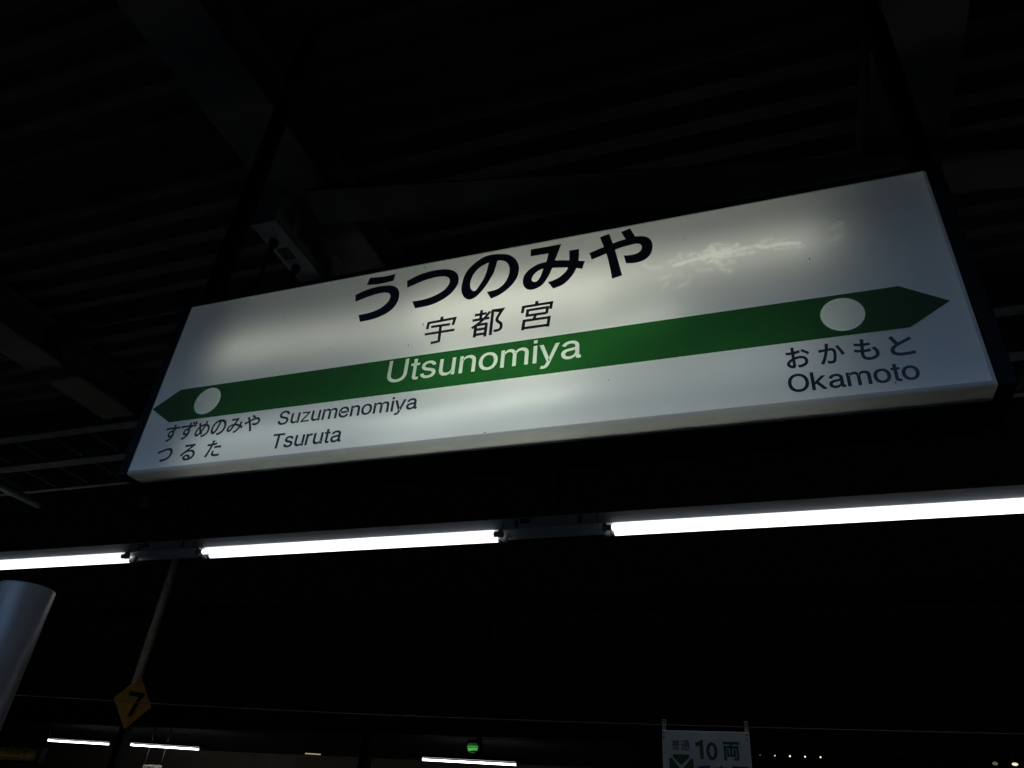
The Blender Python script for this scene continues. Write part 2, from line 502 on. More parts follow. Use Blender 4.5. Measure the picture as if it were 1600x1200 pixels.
KANJI=[
[(0.9494, 0.3985), (0.9504, 0.3832)] ,
[(0.9095, 0.3618), (0.9108, 0.3833), (0.9905, 0.3861), (0.9864, 0.363)] ,
[(0.9207, 0.3678), (0.9777, 0.3671)] ,
[(0.9045, 0.3446), (0.9935, 0.3453)] ,
[(0.9497, 0.3658), (0.9509, 0.32), (0.9485, 0.3136), (0.9273, 0.3116)] ,
[(1.0493, 0.3848), (1.0837, 0.3856)] ,
[(1.0681, 0.3991), (1.0675, 0.365)] ,
[(1.0444, 0.367), (1.0939, 0.368)] ,
[(1.0939, 0.39), (1.0779, 0.3678), (1.0608, 0.3521), (1.0446, 0.341)] ,
[(1.0562, 0.3498), (1.0553, 0.3083)] ,
[(1.0563, 0.3489), (1.0877, 0.3494)] ,
[(1.0867, 0.3515), (1.086, 0.3061)] ,
[(1.0569, 0.3332), (1.0852, 0.3335)] ,
[(1.0565, 0.3164), (1.0856, 0.3165)] ,
[(1.1015, 0.395), (1.1016, 0.308)] ,
[(1.1019, 0.3908), (1.1303, 0.3904), (1.1159, 0.3586), (1.1286, 0.3414), (1.1296, 0.3265), (1.1218, 0.3206), (1.11, 0.3208)] ,
[(1.226, 0.4002), (1.2256, 0.3884)] ,
[(1.1869, 0.3662), (1.1889, 0.3867), (1.2674, 0.3871), (1.2651, 0.3659)] ,
[(1.2007, 0.3513), (1.2019, 0.3727), (1.2567, 0.3731), (1.2546, 0.3525)] ,
[(1.2005, 0.355), (1.2546, 0.3544)] ,
[(1.2248, 0.3529), (1.2205, 0.34)] ,
[(1.1916, 0.308), (1.1939, 0.3387), (1.2628, 0.3382), (1.2602, 0.3081)] ,
[(1.1942, 0.3144), (1.2607, 0.3136)] ,
]
MARKS = [[(1.5134, 0.4652), (1.5237, 0.4549), (1.5548, 0.4489)], [(1.5891, 0.4459), (1.62, 0.4504), (1.6474, 0.4557), (1.6747, 0.4632), (1.7005, 0.4526), (1.7275, 0.4601), (1.7605, 0.4637), (1.7898, 0.4658), (1.8174, 0.4547), (1.8431, 0.4576), (1.8678, 0.4548), (1.8891, 0.451)], [(1.6833, 0.489), (1.6946, 0.4609), (1.7068, 0.4489)], [(1.6906, 0.4966), (1.7229, 0.4842)], [(1.7092, 0.4782), (1.742, 0.4759)], [(1.7459, 0.4466), (1.7813, 0.4452)], [(1.7973, 0.4764), (1.8265, 0.4789)], [(1.8599, 0.4414), (1.8873, 0.4492)], [(1.6901, 0.4459), (1.6981, 0.4215), (1.7129, 0.4026), (1.7253, 0.3968)], [(1.6978, 0.4171), (1.734, 0.4224)], [(1.6482, 0.4168), (1.6779, 0.4148)], [(1.5533, 0.4081), (1.574, 0.4127), (1.6044, 0.4107), (1.6105, 0.4003)], [(1.6273, 0.4012), (1.6195, 0.3807), (1.5924, 0.3731)], [(1.5696, 0.3912), (1.5518, 0.3682)], [(1.5779, 0.4623), (1.6072, 0.4649)], [(1.608, 0.481), (1.6004, 0.4664)], [(1.6251, 0.4794), (1.6278, 0.4671)], [(1.6377, 0.4625), (1.6688, 0.4738), (1.6797, 0.4852)], [(1.9718, 0.4823), (1.9884, 0.4916), (1.9875, 0.476)], [(1.9601, 0.4449), (1.9777, 0.4517), (1.987, 0.4538)], [(1.9679, 0.4276), (1.9766, 0.4356)], [(1.6747, 0.4632), (1.6897, 0.462), (1.6937, 0.4496)]]

# plain grotesque letter outlines, in ems
LATIN = {
'U': [[(0.365,-0.012),(0.419,-0.008),(0.468,0.003),(0.512,0.022),(0.551,0.047),(0.584,0.077),(0.61,0.113),(0.629,0.153),(0.641,0.197),(0.645,0.244),(0.645,0.717),(0.554,0.717),(0.554,0.251),(0.551,0.218),(0.544,0.188),(0.531,0.159),(0.514,0.134),(0.492,0.113),(0.466,0.096),(0.436,0.083),(0.402,0.075),(0.365,0.073),(0.328,0.075),(0.294,0.083),(0.264,0.096),(0.238,0.113),(0.216,0.134),(0.198,0.159),(0.185,0.188),(0.178,0.218),(0.175,0.251),(0.175,0.717),(0.085,0.717),(0.085,0.244),(0.089,0.197),(0.1,0.153),(0.119,0.113),(0.146,0.077),(0.178,0.047),(0.217,0.022),(0.262,0.003),(0.311,-0.008)]],
's': [[(0.13,0.271),(0.102,0.293),(0.082,0.32),(0.07,0.351),(0.066,0.386),(0.069,0.416),(0.077,0.443),(0.092,0.467),(0.111,0.489),(0.134,0.507),(0.162,0.522),(0.193,0.533),(0.227,0.54),(0.264,0.542),(0.299,0.54),(0.33,0.535),(0.358,0.525),(0.382,0.512),(0.404,0.497),(0.421,0.478),(0.436,0.457),(0.448,0.434),(0.457,0.409),(0.378,0.391),(0.37,0.41),(0.358,0.428),(0.342,0.445),(0.322,0.458),(0.296,0.466),(0.264,0.469),(0.234,0.466),(0.207,0.459),(0.185,0.447),(0.167,0.431),(0.157,0.412),(0.153,0.391),(0.155,0.372),(0.163,0.356),(0.175,0.343),(0.192,0.332),(0.214,0.322),(0.242,0.314),(0.323,0.295),(0.368,0.281),(0.404,0.264),(0.432,0.242),(0.451,0.215),(0.463,0.185),(0.467,0.15),(0.464,0.12),(0.455,0.092),(0.44,0.066),(0.42,0.044),(0.396,0.025),(0.366,0.009),(0.333,-0.002),(0.296,-0.009),(0.257,-0.012),(0.221,-0.01),(0.188,-0.004),(0.158,0.005),(0.131,0.017),(0.107,0.034),(0.087,0.053),(0.071,0.077),(0.058,0.103),(0.05,0.133),(0.132,0.15),(0.142,0.123),(0.156,0.102),(0.175,0.085),(0.198,0.073),(0.225,0.066),(0.256,0.064),(0.29,0.067),(0.32,0.075),(0.345,0.088),(0.363,0.105),(0.374,0.124),(0.378,0.145),(0.376,0.162),(0.369,0.178),(0.358,0.191),(0.343,0.203),(0.323,0.212),(0.299,0.219),(0.21,0.24),(0.166,0.253)]],
'u': [[(0.257,-0.007),(0.223,-0.005),(0.191,0.003),(0.162,0.015),(0.137,0.033),(0.115,0.055),(0.097,0.083),(0.085,0.115),(0.077,0.153),(0.074,0.196),(0.074,0.535),(0.16,0.535),(0.16,0.203),(0.164,0.165),(0.175,0.132),(0.193,0.106),(0.217,0.086),(0.247,0.075),(0.282,0.071),(0.307,0.073),(0.33,0.078),(0.351,0.087),(0.37,0.1),(0.386,0.117),(0.4,0.136),(0.409,0.16),(0.415,0.186),(0.417,0.215),(0.417,0.535),(0.504,0.535),(0.504,0.0),(0.42,0.0),(0.42,0.129),(0.433,0.129),(0.414,0.085),(0.391,0.049),(0.362,0.024),(0.33,0.007),(0.295,-0.004)]],
'n': [[(0.16,0.32),(0.162,0.349),(0.168,0.375),(0.178,0.399),(0.191,0.418),(0.208,0.435),(0.227,0.447),(0.248,0.457),(0.271,0.462),(0.296,0.464),(0.331,0.46),(0.361,0.449),(0.385,0.429),(0.403,0.403),(0.414,0.37),(0.417,0.332),(0.417,0.0),(0.504,0.0),(0.504,0.339),(0.501,0.382),(0.493,0.42),(0.48,0.452),(0.463,0.48),(0.441,0.502),(0.416,0.52),(0.387,0.532),(0.355,0.54),(0.321,0.542),(0.282,0.539),(0.246,0.528),(0.214,0.511),(0.186,0.485),(0.163,0.45),(0.144,0.405),(0.158,0.405),(0.157,0.535),(0.074,0.535),(0.074,0.0),(0.16,0.0)]],
'o': [[(0.131,0.481),(0.165,0.507),(0.203,0.527),(0.246,0.538),(0.292,0.542),(0.339,0.538),(0.382,0.527),(0.421,0.507),(0.455,0.481),(0.484,0.449),(0.507,0.41),(0.524,0.366),(0.534,0.318),(0.537,0.264),(0.534,0.212),(0.524,0.164),(0.507,0.12),(0.484,0.082),(0.455,0.049),(0.421,0.023),(0.382,0.004),(0.339,-0.008),(0.292,-0.012),(0.246,-0.008),(0.203,0.004),(0.165,0.023),(0.131,0.049),(0.102,0.082),(0.079,0.12),(0.062,0.164),(0.052,0.212),(0.048,0.264),(0.052,0.318),(0.062,0.366),(0.079,0.41),(0.102,0.449)],[(0.205,0.093),(0.23,0.078),(0.259,0.069),(0.292,0.065),(0.326,0.069),(0.356,0.078),(0.381,0.093),(0.402,0.113),(0.42,0.137),(0.433,0.166),(0.443,0.197),(0.448,0.23),(0.45,0.264),(0.448,0.299),(0.443,0.333),(0.433,0.364),(0.42,0.392),(0.402,0.417),(0.381,0.437),(0.356,0.453),(0.326,0.462),(0.292,0.465),(0.259,0.462),(0.23,0.453),(0.205,0.437),(0.183,0.417),(0.166,0.393),(0.153,0.364),(0.143,0.333),(0.138,0.3),(0.136,0.264),(0.138,0.23),(0.143,0.197),(0.153,0.166),(0.166,0.137),(0.183,0.113)]],
'm': [[(0.46,0.463),(0.475,0.484),(0.493,0.502),(0.514,0.517),(0.537,0.529),(0.562,0.537),(0.588,0.543),(0.616,0.544),(0.646,0.542),(0.674,0.535),(0.701,0.524),(0.725,0.508),(0.745,0.488),(0.762,0.463),(0.775,0.433),(0.783,0.399),(0.785,0.36),(0.785,0.0),(0.699,0.0),(0.699,0.358),(0.695,0.393),(0.684,0.421),(0.666,0.441),(0.643,0.455),(0.618,0.463),(0.59,0.466),(0.567,0.464),(0.546,0.459),(0.528,0.451),(0.511,0.439),(0.498,0.426),(0.487,0.409),(0.479,0.391),(0.474,0.37),(0.473,0.349),(0.473,0.0),(0.387,0.0),(0.387,0.366),(0.383,0.394),(0.373,0.418),(0.357,0.439),(0.335,0.454),(0.31,0.463),(0.281,0.466),(0.261,0.464),(0.241,0.459),(0.222,0.451),(0.205,0.44),(0.19,0.425),(0.177,0.408),(0.168,0.387),(0.162,0.363),(0.16,0.336),(0.16,0.0),(0.074,0.0),(0.074,0.535),(0.158,0.535),(0.158,0.416),(0.152,0.416),(0.16,0.443),(0.172,0.467),(0.187,0.488),(0.204,0.505),(0.222,0.519),(0.243,0.53),(0.264,0.538),(0.286,0.543),(0.309,0.544),(0.346,0.54),(0.378,0.529),(0.405,0.509),(0.427,0.482),(0.443,0.451),(0.453,0.415),(0.44,0.415),(0.449,0.441)]],
'i': [[(0.16,0.535),(0.16,0.0),(0.074,0.0),(0.074,0.535)],[(0.074,0.63),(0.16,0.63),(0.16,0.718),(0.074,0.718)]],
'y': [[(0.259,0.029),(0.268,0.06),(0.277,0.091),(0.285,0.123),(0.295,0.154),(0.305,0.186),(0.316,0.219),(0.43,0.535),(0.524,0.535),(0.288,-0.082),(0.276,-0.108),(0.263,-0.131),(0.249,-0.151),(0.233,-0.167),(0.216,-0.181),(0.196,-0.191),(0.176,-0.199),(0.153,-0.203),(0.129,-0.205),(0.115,-0.204),(0.102,-0.203),(0.091,-0.202),(0.081,-0.2),(0.073,-0.198),(0.067,-0.195),(0.087,-0.121),(0.101,-0.123),(0.117,-0.126),(0.132,-0.127),(0.146,-0.125),(0.16,-0.121),(0.172,-0.114),(0.184,-0.104),(0.194,-0.09),(0.204,-0.072),(0.212,-0.05),(0.229,-0.002),(0.025,0.535),(0.119,0.535),(0.233,0.219),(0.244,0.186),(0.254,0.154),(0.263,0.122),(0.272,0.091),(0.281,0.06),(0.29,0.029)]],
'a': [[(0.475,0.098),(0.48,0.078),(0.493,0.068),(0.522,0.07),(0.522,0.003),(0.487,-0.008),(0.44499999999999995,-0.006),(0.413,0.014),(0.39699999999999996,0.049),(0.39,0.073),(0.384,0.073),(0.377,0.061),(0.367,0.048),(0.355,0.035),(0.341,0.022),(0.323,0.011),(0.304,0.001),(0.281,-0.006),(0.255,-0.011),(0.225,-0.012),(0.193,-0.01),(0.162,-0.004),(0.133,0.007),(0.107,0.022),(0.085,0.04),(0.067,0.063),(0.054,0.089),(0.046,0.119),(0.043,0.152),(0.045,0.181),(0.051,0.206),(0.061,0.227),(0.074,0.245),(0.09,0.26),(0.109,0.272),(0.13,0.282),(0.153,0.291),(0.177,0.297),(0.201,0.302),(0.226,0.306),(0.251,0.31),(0.281,0.314),(0.307,0.317),(0.33,0.32),(0.348,0.322),(0.363,0.326),(0.374,0.331),(0.382,0.338),(0.387,0.347),(0.388,0.359),(0.388,0.362),(0.387,0.383),(0.383,0.402),(0.376,0.418),(0.366,0.433),(0.354,0.444),(0.338,0.454),(0.32,0.461),(0.299,0.465),(0.276,0.466),(0.252,0.465),(0.23,0.461),(0.21,0.454),(0.193,0.446),(0.178,0.436),(0.166,0.424),(0.155,0.412),(0.147,0.399),(0.141,0.386),(0.058,0.411),(0.072,0.441),(0.09,0.467),(0.111,0.488),(0.134,0.505),(0.16,0.519),(0.188,0.529),(0.216,0.536),(0.245,0.541),(0.273,0.542),(0.293,0.541),(0.315,0.539),(0.337,0.535),(0.36,0.529),(0.382,0.52),(0.403,0.508),(0.423,0.493),(0.44,0.474),(0.454,0.452),(0.466,0.424),(0.472,0.392),(0.475,0.354)],[(0.154,0.09),(0.167,0.081),(0.183,0.074),(0.2,0.068),(0.22,0.065),(0.24,0.064),(0.271,0.066),(0.298,0.072),(0.321,0.083),(0.342,0.097),(0.358,0.113),(0.371,0.131),(0.381,0.152),(0.387,0.173),(0.388,0.194),(0.388,0.268),(0.384,0.264),(0.376,0.26),(0.366,0.257),(0.354,0.253),(0.341,0.251),(0.326,0.248),(0.311,0.245),(0.297,0.243),(0.282,0.241),(0.269,0.24),(0.257,0.238),(0.247,0.237),(0.227,0.234),(0.208,0.229),(0.189,0.224),(0.172,0.216),(0.158,0.207),(0.146,0.196),(0.137,0.183),(0.131,0.167),(0.129,0.148),(0.131,0.13),(0.136,0.115),(0.144,0.102)]],
'S': [[(0.521,0.06),(0.492,0.035),(0.456,0.015),(0.414,-0.0),(0.368,-0.009),(0.315,-0.013),(0.266,-0.01),(0.22,-0.001),(0.18,0.013),(0.144,0.032),(0.114,0.056),(0.09,0.085),(0.072,0.117),(0.06,0.153),(0.054,0.193),(0.147,0.193),(0.152,0.167),(0.161,0.144),(0.174,0.124),(0.191,0.107),(0.211,0.093),(0.235,0.083),(0.26,0.075),(0.287,0.071),(0.315,0.069),(0.347,0.071),(0.376,0.076),(0.403,0.085),(0.427,0.097),(0.448,0.112),(0.465,0.129),(0.477,0.15),(0.485,0.172),(0.487,0.196),(0.485,0.218),(0.479,0.236),(0.468,0.252),(0.454,0.266),(0.437,0.278),(0.417,0.288),(0.395,0.298),(0.371,0.306),(0.345,0.313),(0.259,0.337),(0.204,0.356),(0.158,0.38),(0.122,0.408),(0.095,0.441),(0.079,0.48),(0.073,0.525),(0.077,0.564),(0.088,0.599),(0.106,0.631),(0.13,0.659),(0.159,0.683),(0.194,0.702),(0.233,0.716),(0.275,0.724),(0.32,0.727),(0.366,0.724),(0.408,0.716),(0.446,0.702),(0.479,0.683),(0.508,0.66),(0.532,0.633),(0.549,0.602),(0.561,0.569),(0.565,0.533),(0.476,0.533),(0.468,0.566),(0.451,0.594),(0.426,0.617),(0.394,0.633),(0.358,0.643),(0.317,0.647),(0.288,0.645),(0.261,0.64),(0.236,0.631),(0.214,0.62),(0.196,0.606),(0.181,0.59),(0.171,0.571),(0.164,0.551),(0.162,0.53),(0.165,0.507),(0.172,0.487),(0.185,0.47),(0.201,0.456),(0.219,0.444),(0.239,0.434),(0.26,0.426),(0.28,0.419),(0.299,0.414),(0.373,0.394),(0.394,0.388),(0.416,0.38),(0.439,0.372),(0.462,0.361),(0.485,0.349),(0.506,0.335),(0.525,0.319),(0.542,0.3),(0.556,0.278),(0.567,0.254),(0.574,0.226),(0.576,0.195),(0.572,0.158),(0.562,0.122),(0.545,0.09)]],
'z': [[(0.178,0.079),(0.478,0.079),(0.478,0.0),(0.059,0.0),(0.059,0.065),(0.358,0.451),(0.358,0.455),(0.067,0.455),(0.067,0.535),(0.469,0.535),(0.469,0.466),(0.178,0.085)]],
'e': [[(0.137,0.326),(0.135,0.298),(0.135,0.25),(0.138,0.213),(0.144,0.179),(0.156,0.15),(0.171,0.124),(0.19,0.103),(0.213,0.087),(0.239,0.075),(0.268,0.067),(0.299,0.065),(0.32,0.066),(0.34,0.069),(0.358,0.074),(0.374,0.082),(0.389,0.091),(0.402,0.103),(0.414,0.116),(0.423,0.131),(0.431,0.149),(0.515,0.128),(0.505,0.102),(0.491,0.077),(0.472,0.055),(0.451,0.036),(0.426,0.02),(0.398,0.006),(0.368,-0.004),(0.335,-0.01),(0.299,-0.012),(0.249,-0.008),(0.205,0.004),(0.165,0.023),(0.13,0.049),(0.102,0.081),(0.078,0.12),(0.062,0.163),(0.052,0.211),(0.048,0.263),(0.051,0.316),(0.061,0.364),(0.078,0.408),(0.101,0.447),(0.129,0.48),(0.162,0.507),(0.201,0.526),(0.243,0.538),(0.289,0.542),(0.318,0.54),(0.347,0.536),(0.375,0.527),(0.402,0.516),(0.427,0.5),(0.45,0.481),(0.471,0.457),(0.489,0.429),(0.504,0.397),(0.515,0.361),(0.521,0.32),(0.523,0.273),(0.523,0.239),(0.105,0.239),(0.105,0.311),(0.477,0.311),(0.437,0.285),(0.435,0.319),(0.429,0.35),(0.42,0.379),(0.407,0.404),(0.39,0.425),(0.37,0.442),(0.347,0.455),(0.32,0.463),(0.289,0.466),(0.258,0.463),(0.231,0.455),(0.206,0.442),(0.185,0.425),(0.168,0.404),(0.154,0.38),(0.143,0.354)]],
'T': [[(0.045,0.637),(0.045,0.717),(0.588,0.717),(0.588,0.637),(0.362,0.637),(0.362,0.0),(0.272,0.0),(0.272,0.637)]],
'r': [[(0.157,0.453),(0.163,0.453),(0.175,0.478),(0.193,0.499),(0.215,0.518),(0.241,0.532),(0.269,0.54),(0.3,0.543),(0.307,0.542),(0.315,0.542),(0.323,0.542),(0.331,0.542),(0.338,0.541),(0.343,0.541),(0.343,0.454),(0.339,0.455),(0.333,0.456),(0.324,0.457),(0.314,0.458),(0.303,0.459),(0.292,0.459),(0.268,0.458),(0.245,0.452),(0.224,0.444),(0.206,0.432),(0.19,0.417),(0.177,0.4),(0.168,0.38),(0.162,0.358),(0.16,0.334),(0.16,0.0),(0.074,0.0),(0.074,0.535),(0.157,0.535)]],
'O': [[(0.13,0.605),(0.167,0.648),(0.212,0.682),(0.262,0.707),(0.317,0.722),(0.376,0.727),(0.436,0.722),(0.491,0.707),(0.541,0.682),(0.585,0.648),(0.623,0.605),(0.654,0.554),(0.677,0.496),(0.691,0.43),(0.695,0.358),(0.691,0.286),(0.677,0.221),(0.654,0.162),(0.623,0.112),(0.585,0.069),(0.541,0.035),(0.491,0.01),(0.436,-0.005),(0.376,-0.01),(0.317,-0.005),(0.262,0.01),(0.212,0.035),(0.167,0.069),(0.13,0.112),(0.098,0.162),(0.075,0.221),(0.061,0.286),(0.057,0.358),(0.061,0.43),(0.075,0.496),(0.098,0.554)],[(0.553,0.553),(0.525,0.585),(0.493,0.61),(0.457,0.628),(0.418,0.639),(0.376,0.643),(0.335,0.639),(0.296,0.628),(0.26,0.61),(0.227,0.585),(0.2,0.553),(0.177,0.514),(0.16,0.468),(0.149,0.416),(0.146,0.358),(0.149,0.3),(0.16,0.249),(0.177,0.203),(0.2,0.165),(0.227,0.133),(0.26,0.107),(0.296,0.089),(0.335,0.078),(0.376,0.075),(0.418,0.078),(0.457,0.089),(0.493,0.107),(0.525,0.132),(0.553,0.164),(0.576,0.203),(0.593,0.249),(0.603,0.3),(0.607,0.358),(0.603,0.417),(0.593,0.469),(0.576,0.514)]],
'k': [[(0.074,0.717),(0.16,0.717),(0.16,0.0),(0.074,0.0)],[(0.208,0.262),(0.27,0.323),(0.525,0.0),(0.414,0.0)],[(0.17,0.298),(0.401,0.535),(0.508,0.535),(0.259,0.281),(0.25,0.281),(0.155,0.193),(0.155,0.298)]],
'C': [[(0.659,0.527),(0.667,0.491),(0.576,0.491),(0.569,0.515),(0.56,0.536),(0.549,0.556),(0.536,0.574),(0.521,0.59),(0.504,0.604),(0.485,0.616),(0.466,0.626),(0.445,0.633),(0.423,0.638),(0.4,0.642),(0.377,0.643),(0.334,0.639),(0.295,0.628),(0.259,0.609),(0.226,0.584),(0.199,0.552),(0.176,0.513),(0.159,0.468),(0.149,0.416),(0.146,0.358),(0.149,0.301),(0.159,0.249),(0.176,0.204),(0.199,0.165),(0.227,0.133),(0.259,0.108),(0.296,0.089),(0.335,0.078),(0.377,0.075),(0.4,0.076),(0.423,0.079),(0.445,0.084),(0.466,0.092),(0.485,0.102),(0.504,0.114),(0.521,0.127),(0.536,0.143),(0.549,0.161),(0.56,0.181),(0.569,0.203),(0.576,0.226),(0.667,0.226),(0.659,0.191),(0.647,0.158),(0.632,0.128),(0.613,0.1),(0.592,0.075),(0.567,0.053),(0.54,0.035),(0.511,0.019),(0.48,0.006),(0.447,-0.002),(0.413,-0.008),(0.377,-0.01),(0.317,-0.005),(0.262,0.01),(0.212,0.035),(0.167,0.069),(0.129,0.112),(0.098,0.162),(0.075,0.221),(0.061,0.286),(0.057,0.358),(0.061,0.43),(0.075,0.496),(0.098,0.554),(0.129,0.605),(0.167,0.648),(0.212,0.682),(0.262,0.707),(0.317,0.722),(0.377,0.727),(0.413,0.725),(0.447,0.72),(0.48,0.711),(0.511,0.699),(0.54,0.683),(0.567,0.664),(0.591,0.642),(0.613,0.618),(0.631,0.59),(0.647,0.56)]],
'L': [[(0.085,0.0),(0.509,0.0),(0.509,0.08),(0.176,0.08),(0.176,0.717),(0.085,0.717)]],
't': [[(0.09,0.668),(0.174,0.668),(0.174,0.524),(0.257,0.524),(0.257,0.456),(0.174,0.456),(0.174,0.11),(0.178,0.085),(0.19,0.07),(0.212,0.064),(0.235,0.065),(0.257,0.068),(0.257,-0.003),(0.232,-0.008),(0.2,-0.01),(0.16,-0.005),(0.125,0.014),(0.102,0.045),(0.092,0.08),(0.09,0.115),(0.09,0.456),(0.016,0.456),(0.016,0.524),(0.09,0.524)]],
}

# ================================================================== SETTING
def Z(z):            # height relative to the eye -> world
    return z + EYE

floor = box('platform_floor', -30, 24, -4.2, 5.2, -1.2, 0.0, M['floor'], bevel=0)
floor['kind'] = 'structure'
tb = box('track_bed', -60, 50, 5.2, 14.6, -1.5, -1.15, M['ballast'], bevel=0)
tb['kind'] = 'structure'
tb2 = box('track_bed', -60, 50, -13.0, -4.2, -1.5, -1.15, M['ballast'], bevel=0)
tb2['kind'] = 'structure'
fp = box('far_platform_floor', -60, 50, 14.6, 23.0, -1.3, 0.0, M['concrete'], bevel=0)
fp['kind'] = 'structure'
for yy in (6.1, 7.17, 11.2, 12.27):
    r_ = box('track_rail', -60, 50, yy - 0.035, yy + 0.035, -1.148, -0.98, M['rail'], bevel=0)
    r_['kind'] = 'structure'

# folded-plate roof deck over the platform, ribs running along the platform
bm = bmesh.new()
X0, X1 = -16.0, 12.0
prof = []
y = -4.0
PER, DEP = 0.2, 0.07
zr = Z(3.30)
while y < 5.0:
    prof += [(y, zr), (y + 0.06, zr), (y + 0.10, zr + DEP), (y + 0.16, zr + DEP)]
    y += PER
va = [bm.verts.new((X0, a, b)) for a, b in prof]
vb = [bm.verts.new((X1, a, b)) for a, b in prof]
for i in range(len(prof) - 1):
    bm.faces.new((va[i], vb[i], vb[i + 1], va[i + 1]))
# upper skin, so that the deck has thickness
ua = [bm.verts.new((X0, a, b + 0.02)) for a, b in prof]
ub = [bm.verts.new((X1, a, b + 0.02)) for a, b in prof]
for i in range(len(prof) - 1):
    bm.faces.new((ua[i], ua[i + 1], ub[i + 1], ub[i]))
deck = finish(bm, 'canopy_roof', M['roof'])
deck['kind'] = 'structure'

# steel cross beams under the deck
BEAMX = (-2.24, 0.825, -5.305, -8.37, 3.89, 6.955)
BLAB = ('steel roof beam crossing the dark canopy left of the sign',
        'steel roof beam crossing the dark canopy behind the right hanger of the sign',
        'steel roof beam in the dark over the cable ladder at far left',
        'steel roof beam beyond the left edge of the picture',
        'steel roof beam beyond the right edge of the picture',
        'steel roof beam farthest to the right')
bf = bmesh.new(); add_box(bf, -0.18, 0.18, -4.0, 4.95, 0.0, 0.022, 0.003)
bw = bmesh.new(); add_box(bw, -0.007, 0.007, -4.0, 4.95, 0.022, 0.278, 0)
bt = bmesh.new(); add_box(bt, -0.16, 0.16, -4.0, 4.95, 0.278, 0.298, 0.003)
proto_parts = None
for i, bx_ in enumerate(BEAMX):
    t = thing('roof_beam', (bx_, 0, Z(3.0)), BLAB[i], 'roof beam', 'cross beams under the canopy roof')
    if proto_parts is None:
        proto_parts = [finish(bf, 'lower_flange', M['beam'], t), finish(bw, 'web', M['beam'], t),
                       finish(bt, 'upper_flange', M['beam'], t)]
        # gusset ribs on the web
        g0 = None
        for k in range(5):
            for sx in (-0.0785, 0.0785):
                if g0 is None:
                    g0 = box('stiffener', -0.0715, 0.0715, -0.005, 0.005, 0.022, 0.278, M['beam'], t, bevel=0)
                    s_ = g0
                else:
                    s_ = g0.copy(); COL.objects.link(s_); s_.parent = t
                s_.location = (sx, -3.2 + k * 1.9, 0)
                proto_parts.append(s_)
    else:
        for p in proto_parts:
            c = p.copy(); COL.objects.link(c); c.parent = t

# longitudinal girder, slightly askew
t = thing('roof_girder', (-0.41, 2.56, Z(2.86)), 'pale longitudinal steel girder behind the sign under the dark canopy', 'roof girder')
t.rotation_euler = (0, 0, math.atan2(0.24, 1.24))
box('lower_flange', -1.75, 1.95, -0.09, 0.15, 0.0, 0.015, M['girder'], t)
box('web', -1.75, 1.95, 0.02, 0.032, 0.015, 0.138, M['girder'], t, bevel=0)

# ================================================================== STATION NAME SIGN
SW, SH = 2.2, 0.6215
SX, SY, SZ = -1.7421, 1.4407, Z(0.8452)
DEPTH = 0.19
sign = thing('station_name_sign', (SX, SY, SZ),
             'large backlit white station name sign with green arrow band hanging from the canopy', 'station sign')
# opal front panel: fine grid so that the scuffed patch can be stored on its vertices
RB = 0.010
def axis(lo, hi, zones, coarse, fine):
    out = []
    x = lo
    while x < hi - 1e-6:
        out.append(x)
        x += fine if any(p <= x < q for p, q in zones) else coarse
    out.append(hi)
    return out
us = axis(RB, SW - RB, ((0.13, 0.29), (1.49, 2.03)), 0.03, 0.0035)
vs = axis(RB, SH - RB, ((0.145, 0.29), (0.335, 0.525)), 0.03, 0.0035)
SEG = []
for k, mk in enumerate(MARKS):
    w, a = {0: (.005, .32), 1: (.0045, 1.0), 2: (.006, .8), 3: (.006, .4), 5: (.006, .4), 7: (.005, .35), 8: (.0075, .5), 11: (.005, .28),
            18: (.008, .45), 19: (.007, .45), 21: (.009, .9)}.get(k, (.0065, .26))
    for p, q in zip(mk, mk[1:]):
        SEG.append((p, q, w, a))
rs = random.Random(11)
for k in range(34):                       # splintered film round the middle of the scuff
    cu_, cv_ = 1.69 + rs.gauss(0, 0.030), 0.461 + rs.gauss(0, 0.013)
    an, ln_ = math.radians(rs.choice((8, 15, 25, -35, 160)) + rs.gauss(0, 14)), rs.uniform(0.008, 0.034)
    SEG.append(((cu_, cv_), (cu_ + ln_ * math.cos(an), cv_ + ln_ * math.sin(an)), rs.uniform(0.0025, 0.0055), rs.uniform(0.25, 0.8)))
for k in range(26):                       # fine splinters along the whole streak
    tq = rs.random()
    cu_, cv_ = 1.58 + 0.31 * tq, 0.447 + 0.012 * tq + rs.gauss(0, 0.012)
    an, ln_ = math.radians(rs.gauss(8, 18)), rs.uniform(0.008, 0.03)
    SEG.append(((cu_, cv_), (cu_ + ln_ * math.cos(an), cv_ + ln_ * math.sin(an)), rs.uniform(0.002, 0.004), rs.uniform(0.15, 0.45)))
def scuff(u, v):
    if not (1.48 < u < 2.02 and 0.34 < v < 0.52):
        return 0.0
    s = 0.0
    for (ax, ay), (bx2, by2), w, a in SEG:
        dx, dy = bx2 - ax, by2 - ay
        tt = max(0, min(1, ((u - ax) * dx + (v - ay) * dy) / (dx * dx + dy * dy + 1e-12)))
        d2 = (u - ax - tt * dx) ** 2 + (v - ay - tt * dy) ** 2
        if d2 < 9 * w * w:
            s = max(s, a * math.exp(-d2 / (w * w)))
    return s
verts, vals, boosts = [], [], []
for v in vs:
    for u in us:
        verts.append((u, 0, v)); vals.append(scuff(u, v))
        # extra translucency brightens the two discs, the right one more
        boosts.append(0.30 if math.hypot(u - 0.214, v - 0.22) < 0.0495 else (0.62 if math.hypot(u - 1.9497, v - 0.22) < 0.0495 else 0.0))
nu = len(us)
faces = [(j * nu + i, j * nu + i + 1, (j + 1) * nu + i + 1, (j + 1) * nu + i)
         for j in range(len(vs) - 1) for i in range(nu - 1)]
